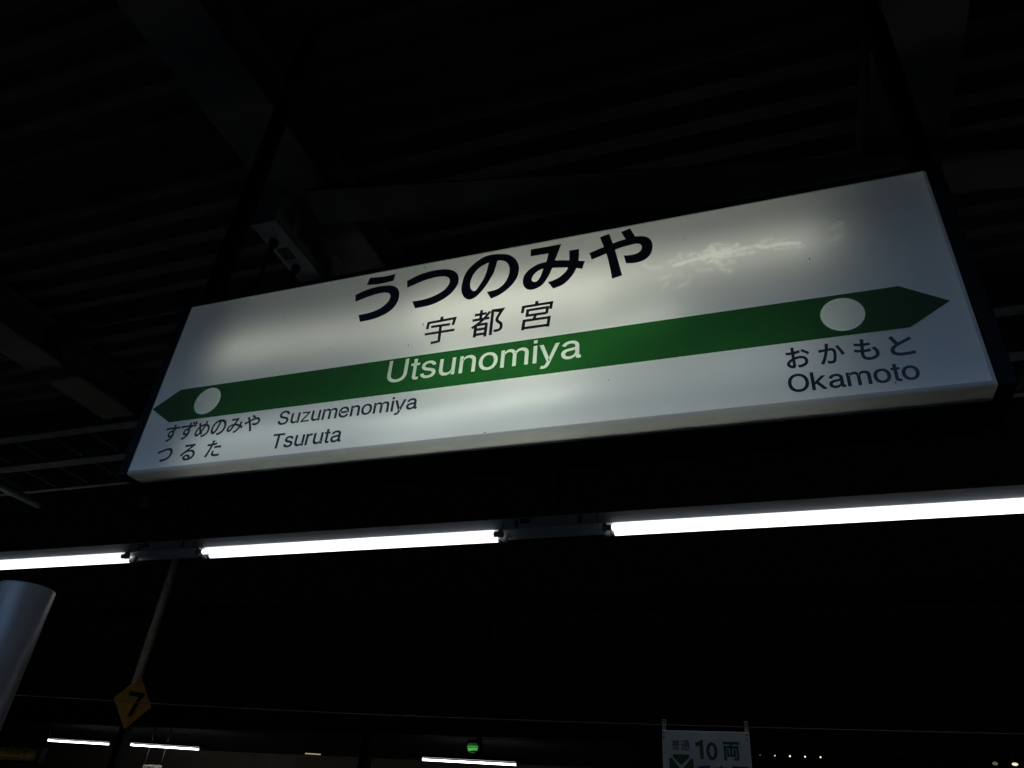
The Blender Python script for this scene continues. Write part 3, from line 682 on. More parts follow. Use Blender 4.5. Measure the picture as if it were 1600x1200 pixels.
me = bpy.data.meshes.new('front_panel')
me.from_pydata(verts, [], faces)
at = me.attributes.new('scuff', 'FLOAT', 'POINT')
at.data.foreach_set('value', vals)
aw = me.attributes.new('disc_boost', 'FLOAT', 'POINT')
aw.data.foreach_set('value', boosts)
panel = link('front_panel', me, M['opal'], sign)
# rounded rim and side returns of the acrylic tray
bm = bmesh.new()
rings = []
def rect_ring(ins, yy):
    cr = 0.006
    out = []
    for cx, cz, a0 in ((SW - ins - cr, ins + cr, -90), (SW - ins - cr, SH - ins - cr, 0),
                       (ins + cr, SH - ins - cr, 90), (ins + cr, ins + cr, 180)):
        for s in range(4):
            a = math.radians(a0 + 30 * s)
            out.append(bm.verts.new((cx + cr * math.cos(a), yy, cz + cr * math.sin(a))))
    return out
for s in range(5):
    a = math.radians(90 * s / 4)
    rings.append(rect_ring(RB - RB * math.sin(a), RB - RB * math.cos(a)))
rings.append(rect_ring(0.0, 0.035))
rings.append(rect_ring(0.0, 0.064))
for a, b in zip(rings, rings[1:]):
    n = len(a)
    for k in range(n):
        bm.faces.new((a[k], a[(k + 1) % n], b[(k + 1) % n], b[k]))
bmesh.ops.recalc_face_normals(bm, faces=bm.faces)
finish(bm, 'panel_rim', M['opal_edge'], sign, smooth=True)
# case behind the tray, open to the front, dark outside
Y0, Y1 = 0.066, DEPTH
for nm, q in (('case_floor', (0.001, SW - 0.001, Y0, Y1, 0.0005, 0.012)), ('case_top', (0.001, SW - 0.001, Y0, Y1, SH - 0.012, SH - 0.0005)),
              ('lip_shade_strip', (0.006, SW - 0.006, 0.051, Y0 - 0.0005, 0.003, 0.008)), ('lip_shade_strip', (0.006, SW - 0.006, 0.051, Y0 - 0.0005, SH - 0.008, SH - 0.003)),  # strips added inside the tray to keep the lip's rear dark
              ('case_side', (0.001, 0.012, Y0, Y1, 0.0125, SH - 0.0125)), ('case_side', (SW - 0.012, SW - 0.001, Y0, Y1, 0.0125, SH - 0.0125)),
              ('case_back', (0.0125, SW - 0.0125, Y1 - 0.01, Y1 - 0.001, 0.0125, SH - 0.0125))):
    box(nm, *q, M['case'], sign, bevel=0)
box('side_frame', -0.034, -0.002, 0.004, DEPTH, 0.0, SH + 0.02, M['case'], sign)
box('side_frame', SW + 0.002, SW + 0.034, 0.004, DEPTH, 0.0, SH + 0.02, M['case'], sign)
box('top_frame', -0.001, SW + 0.001, 0.006, DEPTH, SH + 0.002, SH + 0.02, M['case'], sign)
box('rear_lip', 0.0, SW, DEPTH + 0.001, DEPTH + 0.006, -0.006, 0.02, M['case'], sign, bevel=0.001)
# tubes inside, the light behind the opal panel
for (u0, u1, v0, v1, yy, l_) in (                # laid out to fit the glow; the two lower ones tinted cooler
                               (0.184, 1.434, 0.401, 0.392, 0.094, 3.75), (0.854, 1.95, 0.433, 0.455, 0.088, 4.1),
                               (0.771, 1.88, 0.077, 0.132, 0.126, 3.85), (0.912, 1.325, 0.247, 0.165, 0.131, 5.6),
                               (0.190, 1.350, 0.070, 0.123, 0.073, 2.8), (1.150, 1.590, 0.180, 0.306, 0.075, 2.6)):
    bar('interior_tube', [(u0, yy, v0), (u1, yy, v1)], 0.014, lamp_mat('lit_sign_tube', SIGN_C if v0 > 0.15 else (0.90, 1.0, 0.95), l_), sign, seg=10)
# hanger poles up to the roof
for hx in (-0.010, 2.2196):
    box('hanger_pole', hx - 0.024, hx + 0.024, 0.055, 0.105, SH + 0.021, 3.27 - 0.8452, M['hanger'], sign, bevel=0.003)

# printed band, discs and lettering
F = -0.0012
NAMES = latin_loops('Utsunomiya', (0.8106, 1.3506, 0.1777, 0.2699), 0.006)
name_loops = [l for g in NAMES for l in g]
BAND = [(0.0102, 0.2165), (0.0957, 0.1608), (2.0737, 0.1614), (2.1621, 0.2168), (2.0735, 0.2757), (0.0957, 0.2754)]
DL, DR_ = ellipse(0.2140, 0.2200, 0.0457), ellipse(1.9497, 0.2198, 0.0457)
band = filled('arrow_band', [BAND, DL, DR_] + name_loops, M['green'], sign, (0, F, 0))
for e, lb in ((DL, None), (DR_, None)):
    bm = bmesh.new(); add_poly(bm, [[(a, b) for a, b in e]]); face_front(bm)
    finish(bm, 'band_disc', M['disc'], sign, (0, F, 0))
for ch, g in zip('Utsunomiya', NAMES):
    bm = bmesh.new(); latin_mesh(bm, g, ch); face_front(bm)
    o = finish(bm, 'letter', M['name'], sign, (0, F, 0)); o['label'] = 'white letter ' + ch + ' in the green band'

def sign_part(bm, label):
    face_front(bm)
    o = finish(bm, 'letter', M['black'], sign, (0, F, 0))
    o['label'] = label
    return o
for key, chx in (('u', 'う'), ('tsu', 'つ'), ('no', 'の'), ('mi', 'み'), ('ya', 'や')):
    bm = bmesh.new()
    loops = [smooth_loop(g) for g in GLYPH[key]]
    if key in ('no', 'mi'):
        add_poly(bm, loops)
        if key == 'mi':
            add_poly(bm, [smooth_loop(GLYPH['mi2'][0])], 0.00012)
    else:
        for k, lp in enumerate(loops):
            add_poly(bm, [lp], k * 0.00012)
    sign_part(bm, 'large bold black kana ' + chx)
for chx, k0, k1 in (('宇', 0, 5), ('都', 5, 16), ('宮', 16, 23)):
    bm = bmesh.new()
    for k in range(k0, k1):
        s = KANJI[k]
        c = curve_pts(s, 5) if k in (4, 8) else s
        if k == 15:
            c = [s[0]] + curve_pts(s[1:], 5)
        add_poly(bm, [ribbon(c, 0.0086 if k not in (0, 16) else 0.0095)], (k - k0) * 0.00008)
    sign_part(bm, 'black kanji ' + chx + ' above the band')
SMALL = [('す', (0.0968, 0.1473, 0.092, 0.1495)), ('ず', (0.1511, 0.2073, 0.0931, 0.1533)), ('め', (0.2085, 0.2581, 0.0945, 0.1486)),
         ('の', (0.2635, 0.3144, 0.0951, 0.1482)), ('み', (0.3204, 0.3743, 0.0957, 0.1455)), ('や', (0.3766, 0.4285, 0.0948, 0.1497)),
         ('つ', (0.0965, 0.1515, 0.0273, 0.0712)), ('る', (0.1815, 0.2345, 0.0235, 0.0764)), ('た', (0.270, 0.3211, 0.0258, 0.0796)),
         ('お', (1.8181, 1.868, 0.0918, 0.147)), ('か', (1.8861, 1.9378, 0.0922, 0.1463)),
         ('も', (1.9565, 2.0045, 0.0906, 0.1464)), ('と', (2.0253, 2.0718, 0.0924, 0.1447))]
for ch, bb in SMALL:
    bm = bmesh.new(); add_text(bm, ch, bb, 0, 0.019)
    sign_part(bm, 'small black kana ' + ch)
for s, bb in (('Okamoto', (1.8144, 2.0686, 0.0302, 0.0774)), ('Suzumenomiya', (0.4901, 0.9168, 0.0926, 0.1497)),
              ('Tsuruta', (0.4893, 0.7078, 0.0302, 0.0769))):
    for ch, g in zip(s, latin_loops(s, bb, 0.013)):
        bm = bmesh.new(); latin_mesh(bm, g, ch)
        sign_part(bm, 'small black letter ' + ch + ' of ' + s)
# specks of dirt on the panel
for (u, v, w, h) in ((0.8945, 0.3805, 0.0012, 0.006), (0.859, 0.315, 0.001, 0.004), (0.866, 0.60, 0.002, 0.002), (2.02, 0.028, 0.002, 0.002),
                     (1.115, 0.012, 0.002, 0.002), (1.905, 0.395, 0.0016, 0.003), (0.40, 0.497, 0.002, 0.002), (1.985, 0.505, 0.0015, 0.002),
                     (0.60, 0.35, 0.0015, 0.0015), (1.42, 0.12, 0.0015, 0.0012), (1.62, 0.53, 0.001, 0.002)):
    bm = bmesh.new(); add_poly(bm, [ellipse(u, v, w, h, 8)], 0.0003); face_front(bm)
    finish(bm, 'dirt_speck', M['black'], sign, (0, F, 0))

# ================================================================== LIGHT FITTINGS OF THIS PLATFORM
PITCH = 3.075
TUBE_L = 2.362
def tube_parts(t, x0, x1, yy, zz, r, mt, seg=14):
    o = bar('tube', [(x0 + 0.03, yy, zz), (x1 - 0.03, yy, zz)], r, mt, t, seg)
    bar('end_cap', [(x0, yy, zz), (x0 + 0.0295, yy, zz)], r * 0.98, M['cap'], o, seg)
    bar('end_cap', [(x1 - 0.0295, yy, zz), (x1, yy, zz)], r * 0.98, M['cap'], o, seg)
    return o

def fitting(x0, label):
    """twin tube fitting whose tubes start at x0; box channel above, one pitch long"""
    t = thing('fluorescent_light', (x0, 4.19, Z(1.729)), label, 'fluorescent light', 'twin tube lights along the platform')
    g = (PITCH - TUBE_L) / 2
    ch = bmesh.new()
    prof = [(-0.006, 0.0285), (0.176, 0.0285), (0.190, 0.098), (-0.012, 0.098)]
    ea = [ch.verts.new((-g + 0.001, p, q)) for p, q in prof]
    eb = [ch.verts.new((TUBE_L + g - 0.001, p, q)) for p, q in prof]
    ch.faces.new(ea); ch.faces.new(eb[::-1])
    for k in range(4):
        ch.faces.new((ea[k], eb[k], eb[(k + 1) % 4], ea[(k + 1) % 4]))
    bmesh.ops.recalc_face_normals(ch, faces=ch.faces)
    c = finish(ch, 'channel', M['channel'], t)
    # join cover strips, clips and rating plate on the channel's front
    for xx in (-0.062, TUBE_L + 0.03):
        box('cover_joint', xx, xx + 0.005, -0.0145, -0.0125, 0.031, 0.096, M['clip'], c, bevel=0)
    for xx in (TUBE_L + 0.115, -0.18):
        box('clip', xx, xx + 0.018, -0.019, -0.0125, 0.036, 0.086, M['clip'], c, bevel=0.004)
    box('rating_plate', TUBE_L + 0.15, TUBE_L + 0.215, -0.0145, -0.0125, 0.058, 0.088, M['clip'], c, bevel=0.0)
    for yy in (0.0, 0.085):
        tube_parts(t, 0, TUBE_L, yy, 0.0, 0.019, M['tube'])
        for xs, sg in ((-0.001, -1), (TUBE_L + 0.001, 1)):
            bm = bmesh.new()
            add_tube(bm, [(xs, yy, 0.0), (xs + sg * 0.03, yy, 0.0)], 0.022, 12)
            pa, pb = sorted((xs + sg * 0.004, xs + sg * 0.026))
            add_box(bm, pa, pb, yy - 0.015, yy + 0.015, 0.012, 0.0283, 0.002)
            bmesh.ops.recalc_face_normals(bm, faces=bm.faces)
            finish(bm, 'lamp_holder', M['socket'], t)
    return t
fitting(-4.02, 'lit twin tube ceiling light below the middle of the station sign')
fitting(-4.02 + PITCH, 'lit twin tube ceiling light running out of the right edge of the picture')
fitting(-4.02 - PITCH, 'lit twin tube ceiling light at the left edge above the round column')
fitting(-4.02 + 2 * PITCH, 'lit twin tube ceiling light beyond the right edge of the picture')
# rods that carry the channel
for hx, wh in ((-4.35, 'left of the sign, above the gap in the tube lights'), (-1.29, 'behind the sign, above the right gap in the tube lights'),
               (1.8, 'beyond the right edge'), (-7.4, 'beyond the left edge')):
    tag(bar('drop_rod', [(hx, 4.275, Z(1.8285)), (hx, 4.275, Z(3.29))], 0.008, M['hanger'], seg=8),
        'dark threaded light hanger rod ' + wh, 'hanger rod', 'rods holding the light channel')

# unseen row over the near half; skirts added to shade the sign's top
def skirted(x0, wh):
    t = thing('fluorescent_light', (x0, -0.30, Z(1.73)), 'unseen twin tube fitting over the near platform half, skirts added for shade, ' + wh,
              'fluorescent light', 'unseen lights over the near half, with added shade skirts')
    g = (PITCH - TUBE_L) / 2
    bm = bmesh.new()
    add_box(bm, -g, TUBE_L + g, -0.12, 0.12, 0.03, 0.11, 0.004)
    finish(bm, 'channel', M['shade_skirt'], t)
    box('shade_skirt', -g, TUBE_L + g, 0.121, 0.124, -0.030, 0.11, M['shade_skirt'], t, bevel=0)
    box('shade_skirt', -g, TUBE_L + g, -0.124, -0.121, -0.030, 0.11, M['shade_skirt'], t, bevel=0)
    for yy in (-0.045, 0.045):
        bar('tube', [(0.03, yy, 0.0), (TUBE_L - 0.03, yy, 0.0)], 0.019, M['tube_rear'], t, 12)
for i, wh in ((-2, 'leftmost of the four'), (-1, 'second from the left'), (0, 'third from the left'), (1, 'rightmost of the four')):
    skirted(-2.6 + i * PITCH, wh)

# ================================================================== CABLE LADDER
lad = thing('cable_ladder', (-8.0, 3.12, Z(2.2)), 'grey steel cable ladder crossing behind the station sign below the roof', 'cable ladder')
for yy, w in ((0.0, 0.075), (0.385, 0.085), (0.765, 0.04)):
    box('side_rail', 0, 13.5, yy - w / 2, yy + w / 2, 0.0, 0.05, M['steel'], lad)
rg = None
x = 0.2
while x < 13.4:
    for ya, yb in ((0.039, 0.341), (0.4285, 0.744)):
        if rg is None:
            rg = box('rung', -0.012, 0.012, 0.0, 1.0, 0.012, 0.034, M['rung'], lad, bevel=0)
            r = rg
        else:
            r = rg.copy(); COL.objects.link(r); r.parent = lad
        r.location = (x, ya, 0)
        r.scale = (1, yb - ya, 1)
    x += 0.35
for sx in (1.2, 4.3, 7.4, 10.5):
    bar('ladder_hanger', [(sx, 0.385, 0.051), (sx, 0.385, 1.09)], 0.008, M['hanger'], lad, 8)
tag(bar('conduit_pipe', [(-5.74, 3.2, Z(2.17)), (-5.735, 4.07, Z(2.17))], 0.026, mat('pipe_paint', (0.10, 0.13, 0.115), 0.5), seg=12),
    'short greenish grey pipe under the cable ladder at the left edge', 'pipe')
bk = thing('steel_bracket', (-4.73, 4.2, Z(2.19)), 'small pale triangular steel bracket below the left end of the sign', 'bracket')
bm = bmesh.new()
vv = [(-0.03, 0, -0.045), (0.035, 0, -0.045), (0.0, 0, 0.05)]
a = [bm.verts.new((p[0], -0.012, p[2])) for p in vv]; b = [bm.verts.new((p[0], 0.012, p[2])) for p in vv]
bm.faces.new(a); bm.faces.new(b[::-1])
for i in range(3):
    bm.faces.new((a[i], b[i], b[(i + 1) % 3], a[(i + 1) % 3]))
bmesh.ops.recalc_face_normals(bm, faces=bm.faces)
finish(bm, 'gusset', M['box'], bk)
bar('stay_rod', [(0.02, 0.0, -0.02), (0.9, 0.0, -0.005)], 0.006, M['steel'], bk, 8)
bar('hanger', [(0, 0, 0.04), (0, 0, 1.09)], 0.006, M['hanger'], bk, 8)

# ================================================================== JUNCTION BOX ON THE BEAM
jb = thing('junction_box', (-2.455, 2.20, Z(2.755)), 'pale vented metal box under the left roof beam above the sign', 'junction box')
box('body', 0, 0.155, 0, 0.62, 0, 0.243, M['box'], jb, bevel=0.005)
for k in range(4):
    v_ = box('vent', 0.1551, 0.1556, 0.055 + k * 0.13, 0.145 + k * 0.13, 0.055, 0.175, M['box'], jb, bevel=0)
    for s in range(6):
        box('slot', 0.1558, 0.1568, 0.06 + k * 0.13 + s * 0.014, 0.067 + k * 0.13 + s * 0.014, 0.06, 0.17, M['clip'], v_, bevel=0)
box('cover_seam', 0.1552, 0.1566, 0.004, 0.616, 0.006, 0.012, M['clip'], jb, bevel=0)
for yy in (0.14, 0.36):
    bm = bmesh.new()
    add_tube(bm, [(0.055, yy, -0.001), (0.055, yy, -0.03)], 0.026, 12)
    bmesh.ops.recalc_face_normals(bm, faces=bm.faces)
    g = finish(bm, 'cable_gland', M['cable'], jb)
    pts = curve_pts([(0.055, yy, -0.03), (0.06, yy - 0.02, -0.25), (0.20, yy - 0.2, -0.7), (0.52, yy * 0.3 - 0.66, -1.26)], 8)
    bar('cable', pts, 0.011, M['cable'], g, 8)
box('knockout_plate', 0.03, 0.10, 0.20, 0.29, -0.004, -0.0005, M['clip'], jb, bevel=0.001)

# ================================================================== COLUMN
col = thing('round_post', (-1.7433, 1.3, 0), 'blue grey round post with a flat top at the lower left', 'post')
bm = bmesh.new()
add_tube(bm, [(0, 0, 0.0), (0, 0, Z(0.466)), (0, 0, Z(0.468))], [0.0632, 0.0632, 0.0617], 48)
bmesh.ops.recalc_face_normals(bm, faces=bm.faces)
c = finish(bm, 'sleeve', M['column'], col)
for p in c.data.polygons:
    p.use_smooth = len(p.vertices) == 4
bar('cap_plate', [(0, 0, Z(0.4685)), (0, 0, Z(0.472))], 0.026, M['column_dark'], col, 24)

# ================================================================== DIAMOND STOP MARKER
HD = 0.232
dm = thing('stop_marker', (-6.0, 6.0, Z(0.977)), 'yellow diamond sign with black number 7 hanging on a pole', 'diamond sign')
dm.rotation_euler = (0, 0, math.radians(87))
bm = bmesh.new()
vv = [(0, -HD), (HD, 0), (0, HD), (-HD, 0)]
a = [bm.verts.new((p[0], -0.004, p[1])) for p in vv]; b = [bm.verts.new((p[0], 0.004, p[1])) for p in vv]
bm.faces.new(a); bm.faces.new(b[::-1])
for i in range(4):
    bm.faces.new((a[i], b[i], b[(i + 1) % 4], a[(i + 1) % 4]))
bmesh.ops.recalc_face_normals(bm, faces=bm.faces)
finish(bm, 'plate', M['yellow'], dm)
bm = bmesh.new()
add_poly(bm, [ribbon([(-0.088, 0.072), (0.078, 0.081), (0.045, 0.015), (0.004, -0.118)], 0.042)], 0.0052)
face_front(bm)
finish(bm, 'numeral', M['black'], dm)
bar('pole', [(0, 0.045, -0.12), (0, 0.045, 2.32)], 0.040, M['pole'], dm, 14)
box('clamp', -0.04, 0.04, 0.0045, 0.066, 0.06, 0.09, M['steel'], dm)
box('clamp', -0.04, 0.04, 0.0045, 0.066, -0.09, -0.06, M['steel'], dm)

# ================================================================== BOARDING POSITION BOARD
BW = 0.413
bd = thing('boarding_board', (-0.697, 4.45, Z(0.6386)), 'white boarding position board with green print on two thin posts', 'notice board')
bd.scale = (1.1125, 1.1125, 1.1125)
box('board', 0, BW, -0.004, 0.004, -0.62, 0.0, M['board'], bd, bevel=0.002)
for px_ in (0.0, BW - 0.02):
    p = box('post', px_, px_ + 0.018, 0.0045, 0.028, -Z(0.6386) / 1.1125, 0.042, M['pole'], bd, bevel=0.002)
    box('post_cap', px_ - 0.001, px_ + 0.019, 0.0035, 0.029, 0.0425, 0.05, M['box'], p, bevel=0.001)
    for dz in (-0.012, -0.032):
        bm = bmesh.new()
        add_tube(bm, [(px_ + 0.009, -0.0045, dz), (px_ + 0.009, -0.008, dz)], 0.004, 8)
        bmesh.ops.recalc_face_normals(bm, faces=bm.faces)
        finish(bm, 'bolt', M['bolt'], bd)
def board_text(s, bb, of, label):
    bm = bmesh.new(); add_text(bm, s, bb, 0.0, of); face_front(bm)
    o = finish(bm, 'letter', M['board_green'], bd, (0, -0.0046, 0)); o['label'] = label
board_text('普', (0.046, 0.083, -0.088, -0.043), 0.004, 'green kanji 普')
board_text('通', (0.089, 0.131, -0.088, -0.043), 0.004, 'green kanji 通')
bm = bmesh.new()
add_poly(bm, [ribbon([(0.160, -0.062), (0.187, -0.050), (0.187, -0.123)], 0.0165)], 0)
face_front(bm)
o = finish(bm, 'letter', M['board_green'], bd, (0, -0.0046, 0)); o['label'] = 'green digit 1'
bm = bmesh.new()
ol, il = ellipse(0.235, -0.087, 0.0265, 0.0385, 36), ellipse(0.235, -0.087, 0.0115, 0.0245, 36)
add_poly(bm, [ol, il[::-1]], 0)
face_front(bm)
o = finish(bm, 'letter', M['board_green'], bd, (0, -0.0046, 0)); o['label'] = 'green digit 0'
board_text('両', (0.286, 0.363, -0.125, -0.044), 0.03, 'bold green kanji 両')
for ch, a in (('乗', 0.158), ('車', 0.237), ('口', 0.322)):
    board_text(ch, (a, a + 0.074, -0.232, -0.148), 0.03, 'bold green kanji ' + ch)
# four-part green mark with a white cross
def mark(cx, cy_, s):
    g = 0.010
    for k in range(4):
        bm = bmesh.new()
        ca, sa = math.cos(k * math.pi / 2), math.sin(k * math.pi / 2)
        pts = [(0, g), (s * 0.74, s * 0.74 + g * 0.6), (s * 0.74, s), (s * 0.66, s * 1.06), (-s * 0.66, s * 1.06), (-s * 0.74, s), (-s * 0.74, s * 0.74 + g * 0.6)]
        add_poly(bm, [[(cx + a * ca - b * sa, cy_ + a * sa + b * ca) for a, b in pts]], 0)
        face_front(bm)
        finish(bm, 'mark_petal', M['board_green'], bd, (0, -0.0046, 0))
mark(0.088, -0.163, 0.054)

# ================================================================== WIRES
def wire(pts, r, label, grp=None):
    tag(bar('overhead_wire', curve_pts(pts, 6), r, M['wire'], None, 6), label, 'wire', grp)
wire([(-9.5, 5.2, Z(0.94)), (-6.753, 5.2, Z(0.894)), (-4.3, 5.2, Z(0.826)), (-1.84, 5.2, Z(0.784)), (1.204, 5.2, Z(0.775)), (6.0, 5.2, Z(0.80))], 0.005,
     'thin wire crossing in front of the yellow diamond sign')
wire([(-14.0, 9.0, Z(1.155)), (-2.39, 9.0, Z(1.152)), (0.32, 9.0, Z(1.145)), (9.0, 9.0, Z(1.145))], 0.006,
     'lower thin wire passing behind the white boarding board')

# ================================================================== FAR PLATFORM
FY = 17.3
def far_light(x0, x1, z0, z1, label):
    t = thing('fluorescent_light', (x0, FY, Z(z0)), label, 'fluorescent light', 'tube lights of the far platform')
    L_ = x1 - x0
    t.rotation_euler = (0, math.atan2(z0 - z1, L_), 0)
    box('channel', -0.25, L_ + 0.25, -0.06, 0.06, 0.05, 0.13, M['far_steel'], t)
    for yy in (-0.018, 0.018):
        bar('tube', [(0.02, yy, 0), (L_ - 0.02, yy, 0)], 0.017, M['tube_far'], t, 10)
    for xs in (-0.03, L_ - 0.018):
        box('lamp_holder', xs, xs + 0.045, -0.05, 0.05, -0.02, 0.049, M['socket'], t)
far_light(-19.89, -17.60, 1.79, 1.76, 'bright far tube light left of the yellow diamond sign')
far_light(-16.89, -14.59, 1.766, 1.73, 'bright far tube light right of the yellow diamond sign')
far_light(-8.255, -5.93, 1.717, 1.697, 'bright far tube light below the green signal')
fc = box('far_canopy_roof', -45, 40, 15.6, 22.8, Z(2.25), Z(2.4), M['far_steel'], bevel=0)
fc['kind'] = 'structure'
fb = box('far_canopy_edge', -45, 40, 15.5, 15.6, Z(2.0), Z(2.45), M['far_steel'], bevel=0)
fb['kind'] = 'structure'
wl = box('far_building_wall', -45, 40, 22.9, 23.2, -0.5, Z(2.9), M['far_wall'], bevel=0)
wl['kind'] = 'structure'
for k, cx in enumerate((-16.45, -9.3, -1.2, 6.8)):
    t = thing('far_column', (cx, 16.5, 0), ('dark far platform column between the two left tube lights', 'dark far platform column left of the green signal',
              'dark far platform column near the row of small lamps', 'dark far platform column near the right edge')[k], 'column', 'columns of the far platform')
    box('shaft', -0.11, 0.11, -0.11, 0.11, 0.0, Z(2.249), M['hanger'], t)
    box('base', -0.16, 0.16, -0.16, 0.16, 0.0, 0.02, M['far_steel'], t)

fs = thing('far_station_sign', (-21.6, 16.8, Z(1.215)), 'dim yellowish station sign on the far platform at the lower left corner', 'station sign')
box('case_back', -0.02, 2.2, 0.15, 0.18, -0.02, 0.335, M['hanger'], fs)
for nm, q in (('case_side', (-0.02, -0.002, 0.0, 0.149, -0.02, 0.335)), ('case_side', (2.182, 2.2, 0.0, 0.149, -0.02, 0.335)),
              ('case_top', (-0.0015, 2.1815, 0.001, 0.149, 0.317, 0.335)), ('case_floor', (-0.0015, 2.1815, 0.001, 0.149, -0.02, -0.002))):
    box(nm, *q, M['hanger'], fs, bevel=0)
box('panel', 0, 2.18, -0.006, 0.0, 0, 0.315, M['far_panel'], fs, bevel=0)
for a, b in ((0.15, 1.35), (0.8, 2.0)):
    bar('interior_tube', [(a, 0.075, 0.13), (b, 0.075, 0.13)], 0.012, lamp_mat('lit_far_sign_tube', (1, 0.93, 0.62), 0.55), fs, 8)
bm = bmesh.new(); add_text(bm, 'うつのみや', (0.55, 1.75, 0.12, 0.27), 0, 0.02); face_front(bm)
finish(bm, 'name_lettering', M['black'], fs, (0, -0.0075, 0))
bm = bmesh.new()
for ch, g in zip('Utsunomiya', latin_loops('Utsunomiya', (0.8, 1.5, 0.04, 0.10))):
    latin_mesh(bm, g, ch)
face_front(bm)
finish(bm, 'lettering', M['black'], fs, (0, -0.0075, 0))
for hx in (0.05, 2.13):
    bar('hanger_rod', [(hx, 0.1, 0.336), (hx, 0.1, 1.03)], 0.02, M['hanger'], fs, 8)

pl = thing('hanging_placard', (-16.55, 17.6, Z(1.06)), 'small pale placard with red and dark print hanging at the bottom edge', 'placard')
box('plate', 0, 0.62, -0.005, 0.005, 0, 0.285, M['placard'], pl, bevel=0.002)
bm = bmesh.new(); latin_mesh(bm, latin_loops('C', (0.03, 0.12, 0.13, 0.25))[0], 'C'); face_front(bm)
finish(bm, 'lettering', M['black'], pl, (0, -0.0065, 0))
bm = bmesh.new(); add_poly(bm, [ellipse(0.19, 0.19, 0.045, 0.06, 20)]); face_front(bm)
finish(bm, 'red_dot', M['red'], pl, (0, -0.0065, 0))
bm = bmesh.new()
for ch, g in zip('UL', latin_loops('UL', (0.26, 0.42, 0.13, 0.25))):
    latin_mesh(bm, g, ch)
face_front(bm)
finish(bm, 'lettering', M['black'], pl, (0, -0.0065, 0))
for hx in (0.03, 0.57):
    bar('hanger_rod', [(hx, 0, 0.286), (hx, 0, 1.18)], 0.016, M['placard_rod'], pl, 8)

# green signal
sg = thing('signal_lamp', (-4.88, 12.0, Z(1.405)), 'round green signal lamp glowing above the far tube light', 'signal')
HR = 0.096
bm = bmesh.new()
add_tube(bm, [(0, 0.02, 0), (0, 0.2, 0)], HR + 0.014, 28)
bmesh.ops.recalc_face_normals(bm, faces=bm.faces)
finish(bm, 'housing', M['far_steel'], sg)
bm = bmesh.new()
add_poly(bm, [ellipse(0, 0, HR, n=36)], 0.0); face_front(bm)
finish(bm, 'lens', M['lens_dark'], sg, (0, 0.012, 0))
def band_in_lens(v0, v1, w0, w1):
    pts = []
    n = 14
    for i in range(n + 1):
        v = v0 + (v1 - v0) * 0.0
        x = -1 + 2 * i / n
        vv_ = v0 + w0 * math.sin(x * 2.2 + 0.6) + 0.05 * x * -0.3
        pts.append((x, vv_))
    top = []
    for i in range(n, -1, -1):
        x = -1 + 2 * i / n
        top.append((x, v1 + w1 * math.sin(x * 2.4 + 0.9) - 0.015 * x))
    out = []
    for x, v in pts + top:
        lim = math.sqrt(max(0.0, 1 - v * v)) * 0.985
        out.append((max(-lim, min(lim, x)) * HR * 0.985, v * HR * 0.985))
    return out
for (v0, v1, w0, w1, mt) in ((-0.93, -0.80, .02, .03, 'lens_dim'), (-0.62, -0.12, .10, .06, 'lens'), (0.02, 0.16, .04, .03, 'lens'), (0.26, 0.36, .03, .02, 'lens_dim'), (0.46, 0.54, .02, .02, 'lens_dim')):  # striped reflections in the lens, made as glowing and dim bands
    bm = bmesh.new()
    add_poly(bm, [band_in_lens(v0, v1, w0, w1)], 0.0); face_front(bm)
    finish(bm, 'lens_streak', M[mt], sg, (0, 0.0095, 0))
bm = bmesh.new()
add_tube(bm, [(0, -0.06, 0.0), (0, 0.019, 0.0)], HR + 0.006, 28, caps=False)
bmesh.ops.delete(bm, geom=[f for f in bm.faces if f.calc_center_median().z < 0.03], context='FACES')
so = finish(bm, 'hood', M['far_steel'], sg)
sm_ = so.modifiers.new('thickness', 'SOLIDIFY'); sm_.thickness = 0.004
bar('post', [(0.0, 0.26, -0.05), (0.0, 0.26, 2.19)], 0.05, M['far_steel'], sg, 12)
gt = thing('signal_gantry', (-4.88, 12.26, 0), 'dark steel gantry over the tracks carrying the green signal', 'gantry')
box('crossbeam', -14.0, 14.0, -0.12, 0.12, Z(3.6), Z(3.85), M['far_steel'], gt)
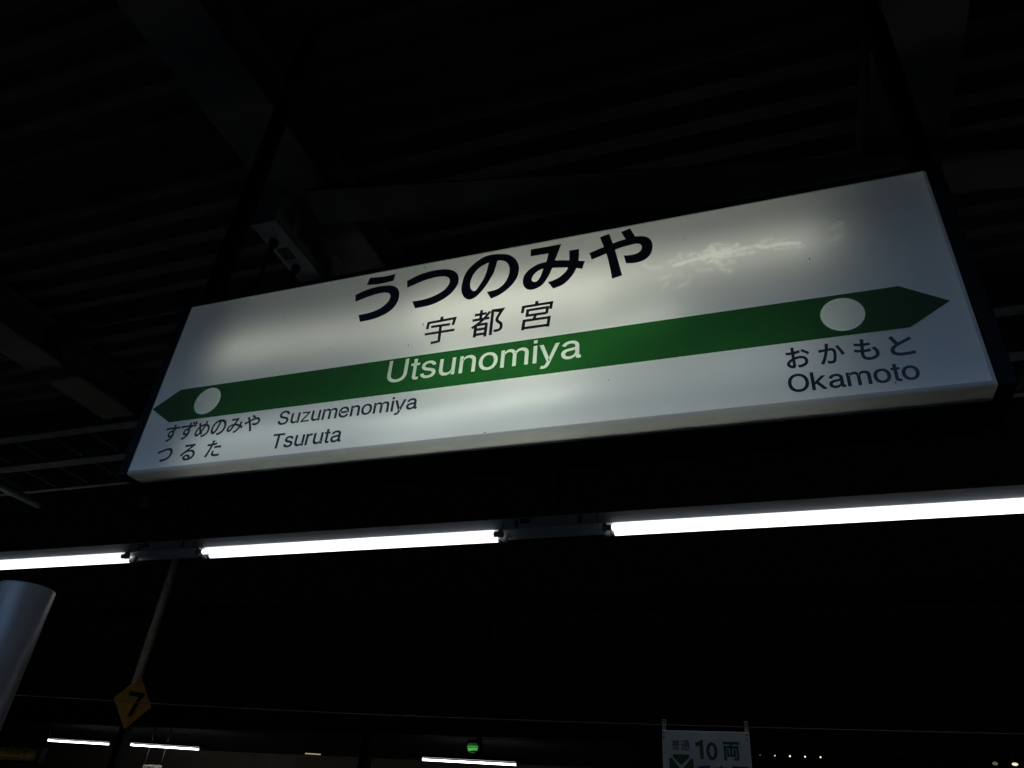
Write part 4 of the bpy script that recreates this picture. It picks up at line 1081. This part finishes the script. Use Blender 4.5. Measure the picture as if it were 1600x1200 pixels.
for gx in (-13.8, 13.8):
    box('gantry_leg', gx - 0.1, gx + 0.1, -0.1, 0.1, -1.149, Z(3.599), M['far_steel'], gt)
box('bracket', -0.03, 0.03, 0.2005, 0.235, -0.03, 0.03, M['far_steel'], sg)

# row of small lamps on the far platform and other glints
def small_lamp(x, y, z, r, mt, label, grp, sx=1.0):
    t = thing('small_lamp', (x, y, Z(z)), label, 'lamp', grp)
    bm = bmesh.new()
    bmesh.ops.create_uvsphere(bm, u_segments=12, v_segments=8, radius=r)
    bmesh.ops.scale(bm, vec=(sx, 0.7, 1.0), verts=bm.verts)
    finish(bm, 'bulb', mt, t, smooth=True)
    box('holder', -r * 0.7, r * 0.7, r * 0.72, r * 2.6, -r * 0.7, r * 0.7, M['far_steel'], t, bevel=0)
    bar('stem', [(0, r * 2, r * 0.7), (0, r * 2, 2.25 - z)], r * 0.3, M['far_steel'], t, 6)
LR = ('dimmest small lamp at the left end of the row', 'dim small lamp second from the left in the row', 'small greenish lamp in the middle of the row',
      'brightest small greenish lamp fourth from the left in the row', 'small greenish lamp at the right end of the row')
for i in range(5):
    small_lamp(-0.735 + 0.2805 * i, 17.0, 2.03, 0.0135 if i > 1 else 0.012, M['spot'] if i > 1 else (M['spot_dim'] if i == 0 else M['warm']), LR[i], 'row of small lamps on the far platform')
small_lamp(3.31, 16.8, 2.006, 0.028, M['spot_dim'], 'dim warm lamp near the lower right corner', 'warm lamps at the lower right', 1.6)
small_lamp(3.62, 16.8, 2.006, 0.026, M['warm'], 'brighter warm lamp in the lower right corner', 'warm lamps at the lower right', 1.9)
t = thing('small_tube_lamp', (-11.1, 16.8, Z(1.69)), 'short dim yellowish tube lamp far off below the wire', 'lamp')
bar('tube', [(0, 0, 0), (0.42, 0, -0.006)], 0.012, M['faint'], t, 8)
box('channel', -0.1, 0.7, -0.03, 0.03, 0.013, 0.06, M['far_steel'], t)
bar('stem', [(0.25, 0, 0.06), (0.25, 0, 0.56)], 0.012, M['far_steel'], t, 6)
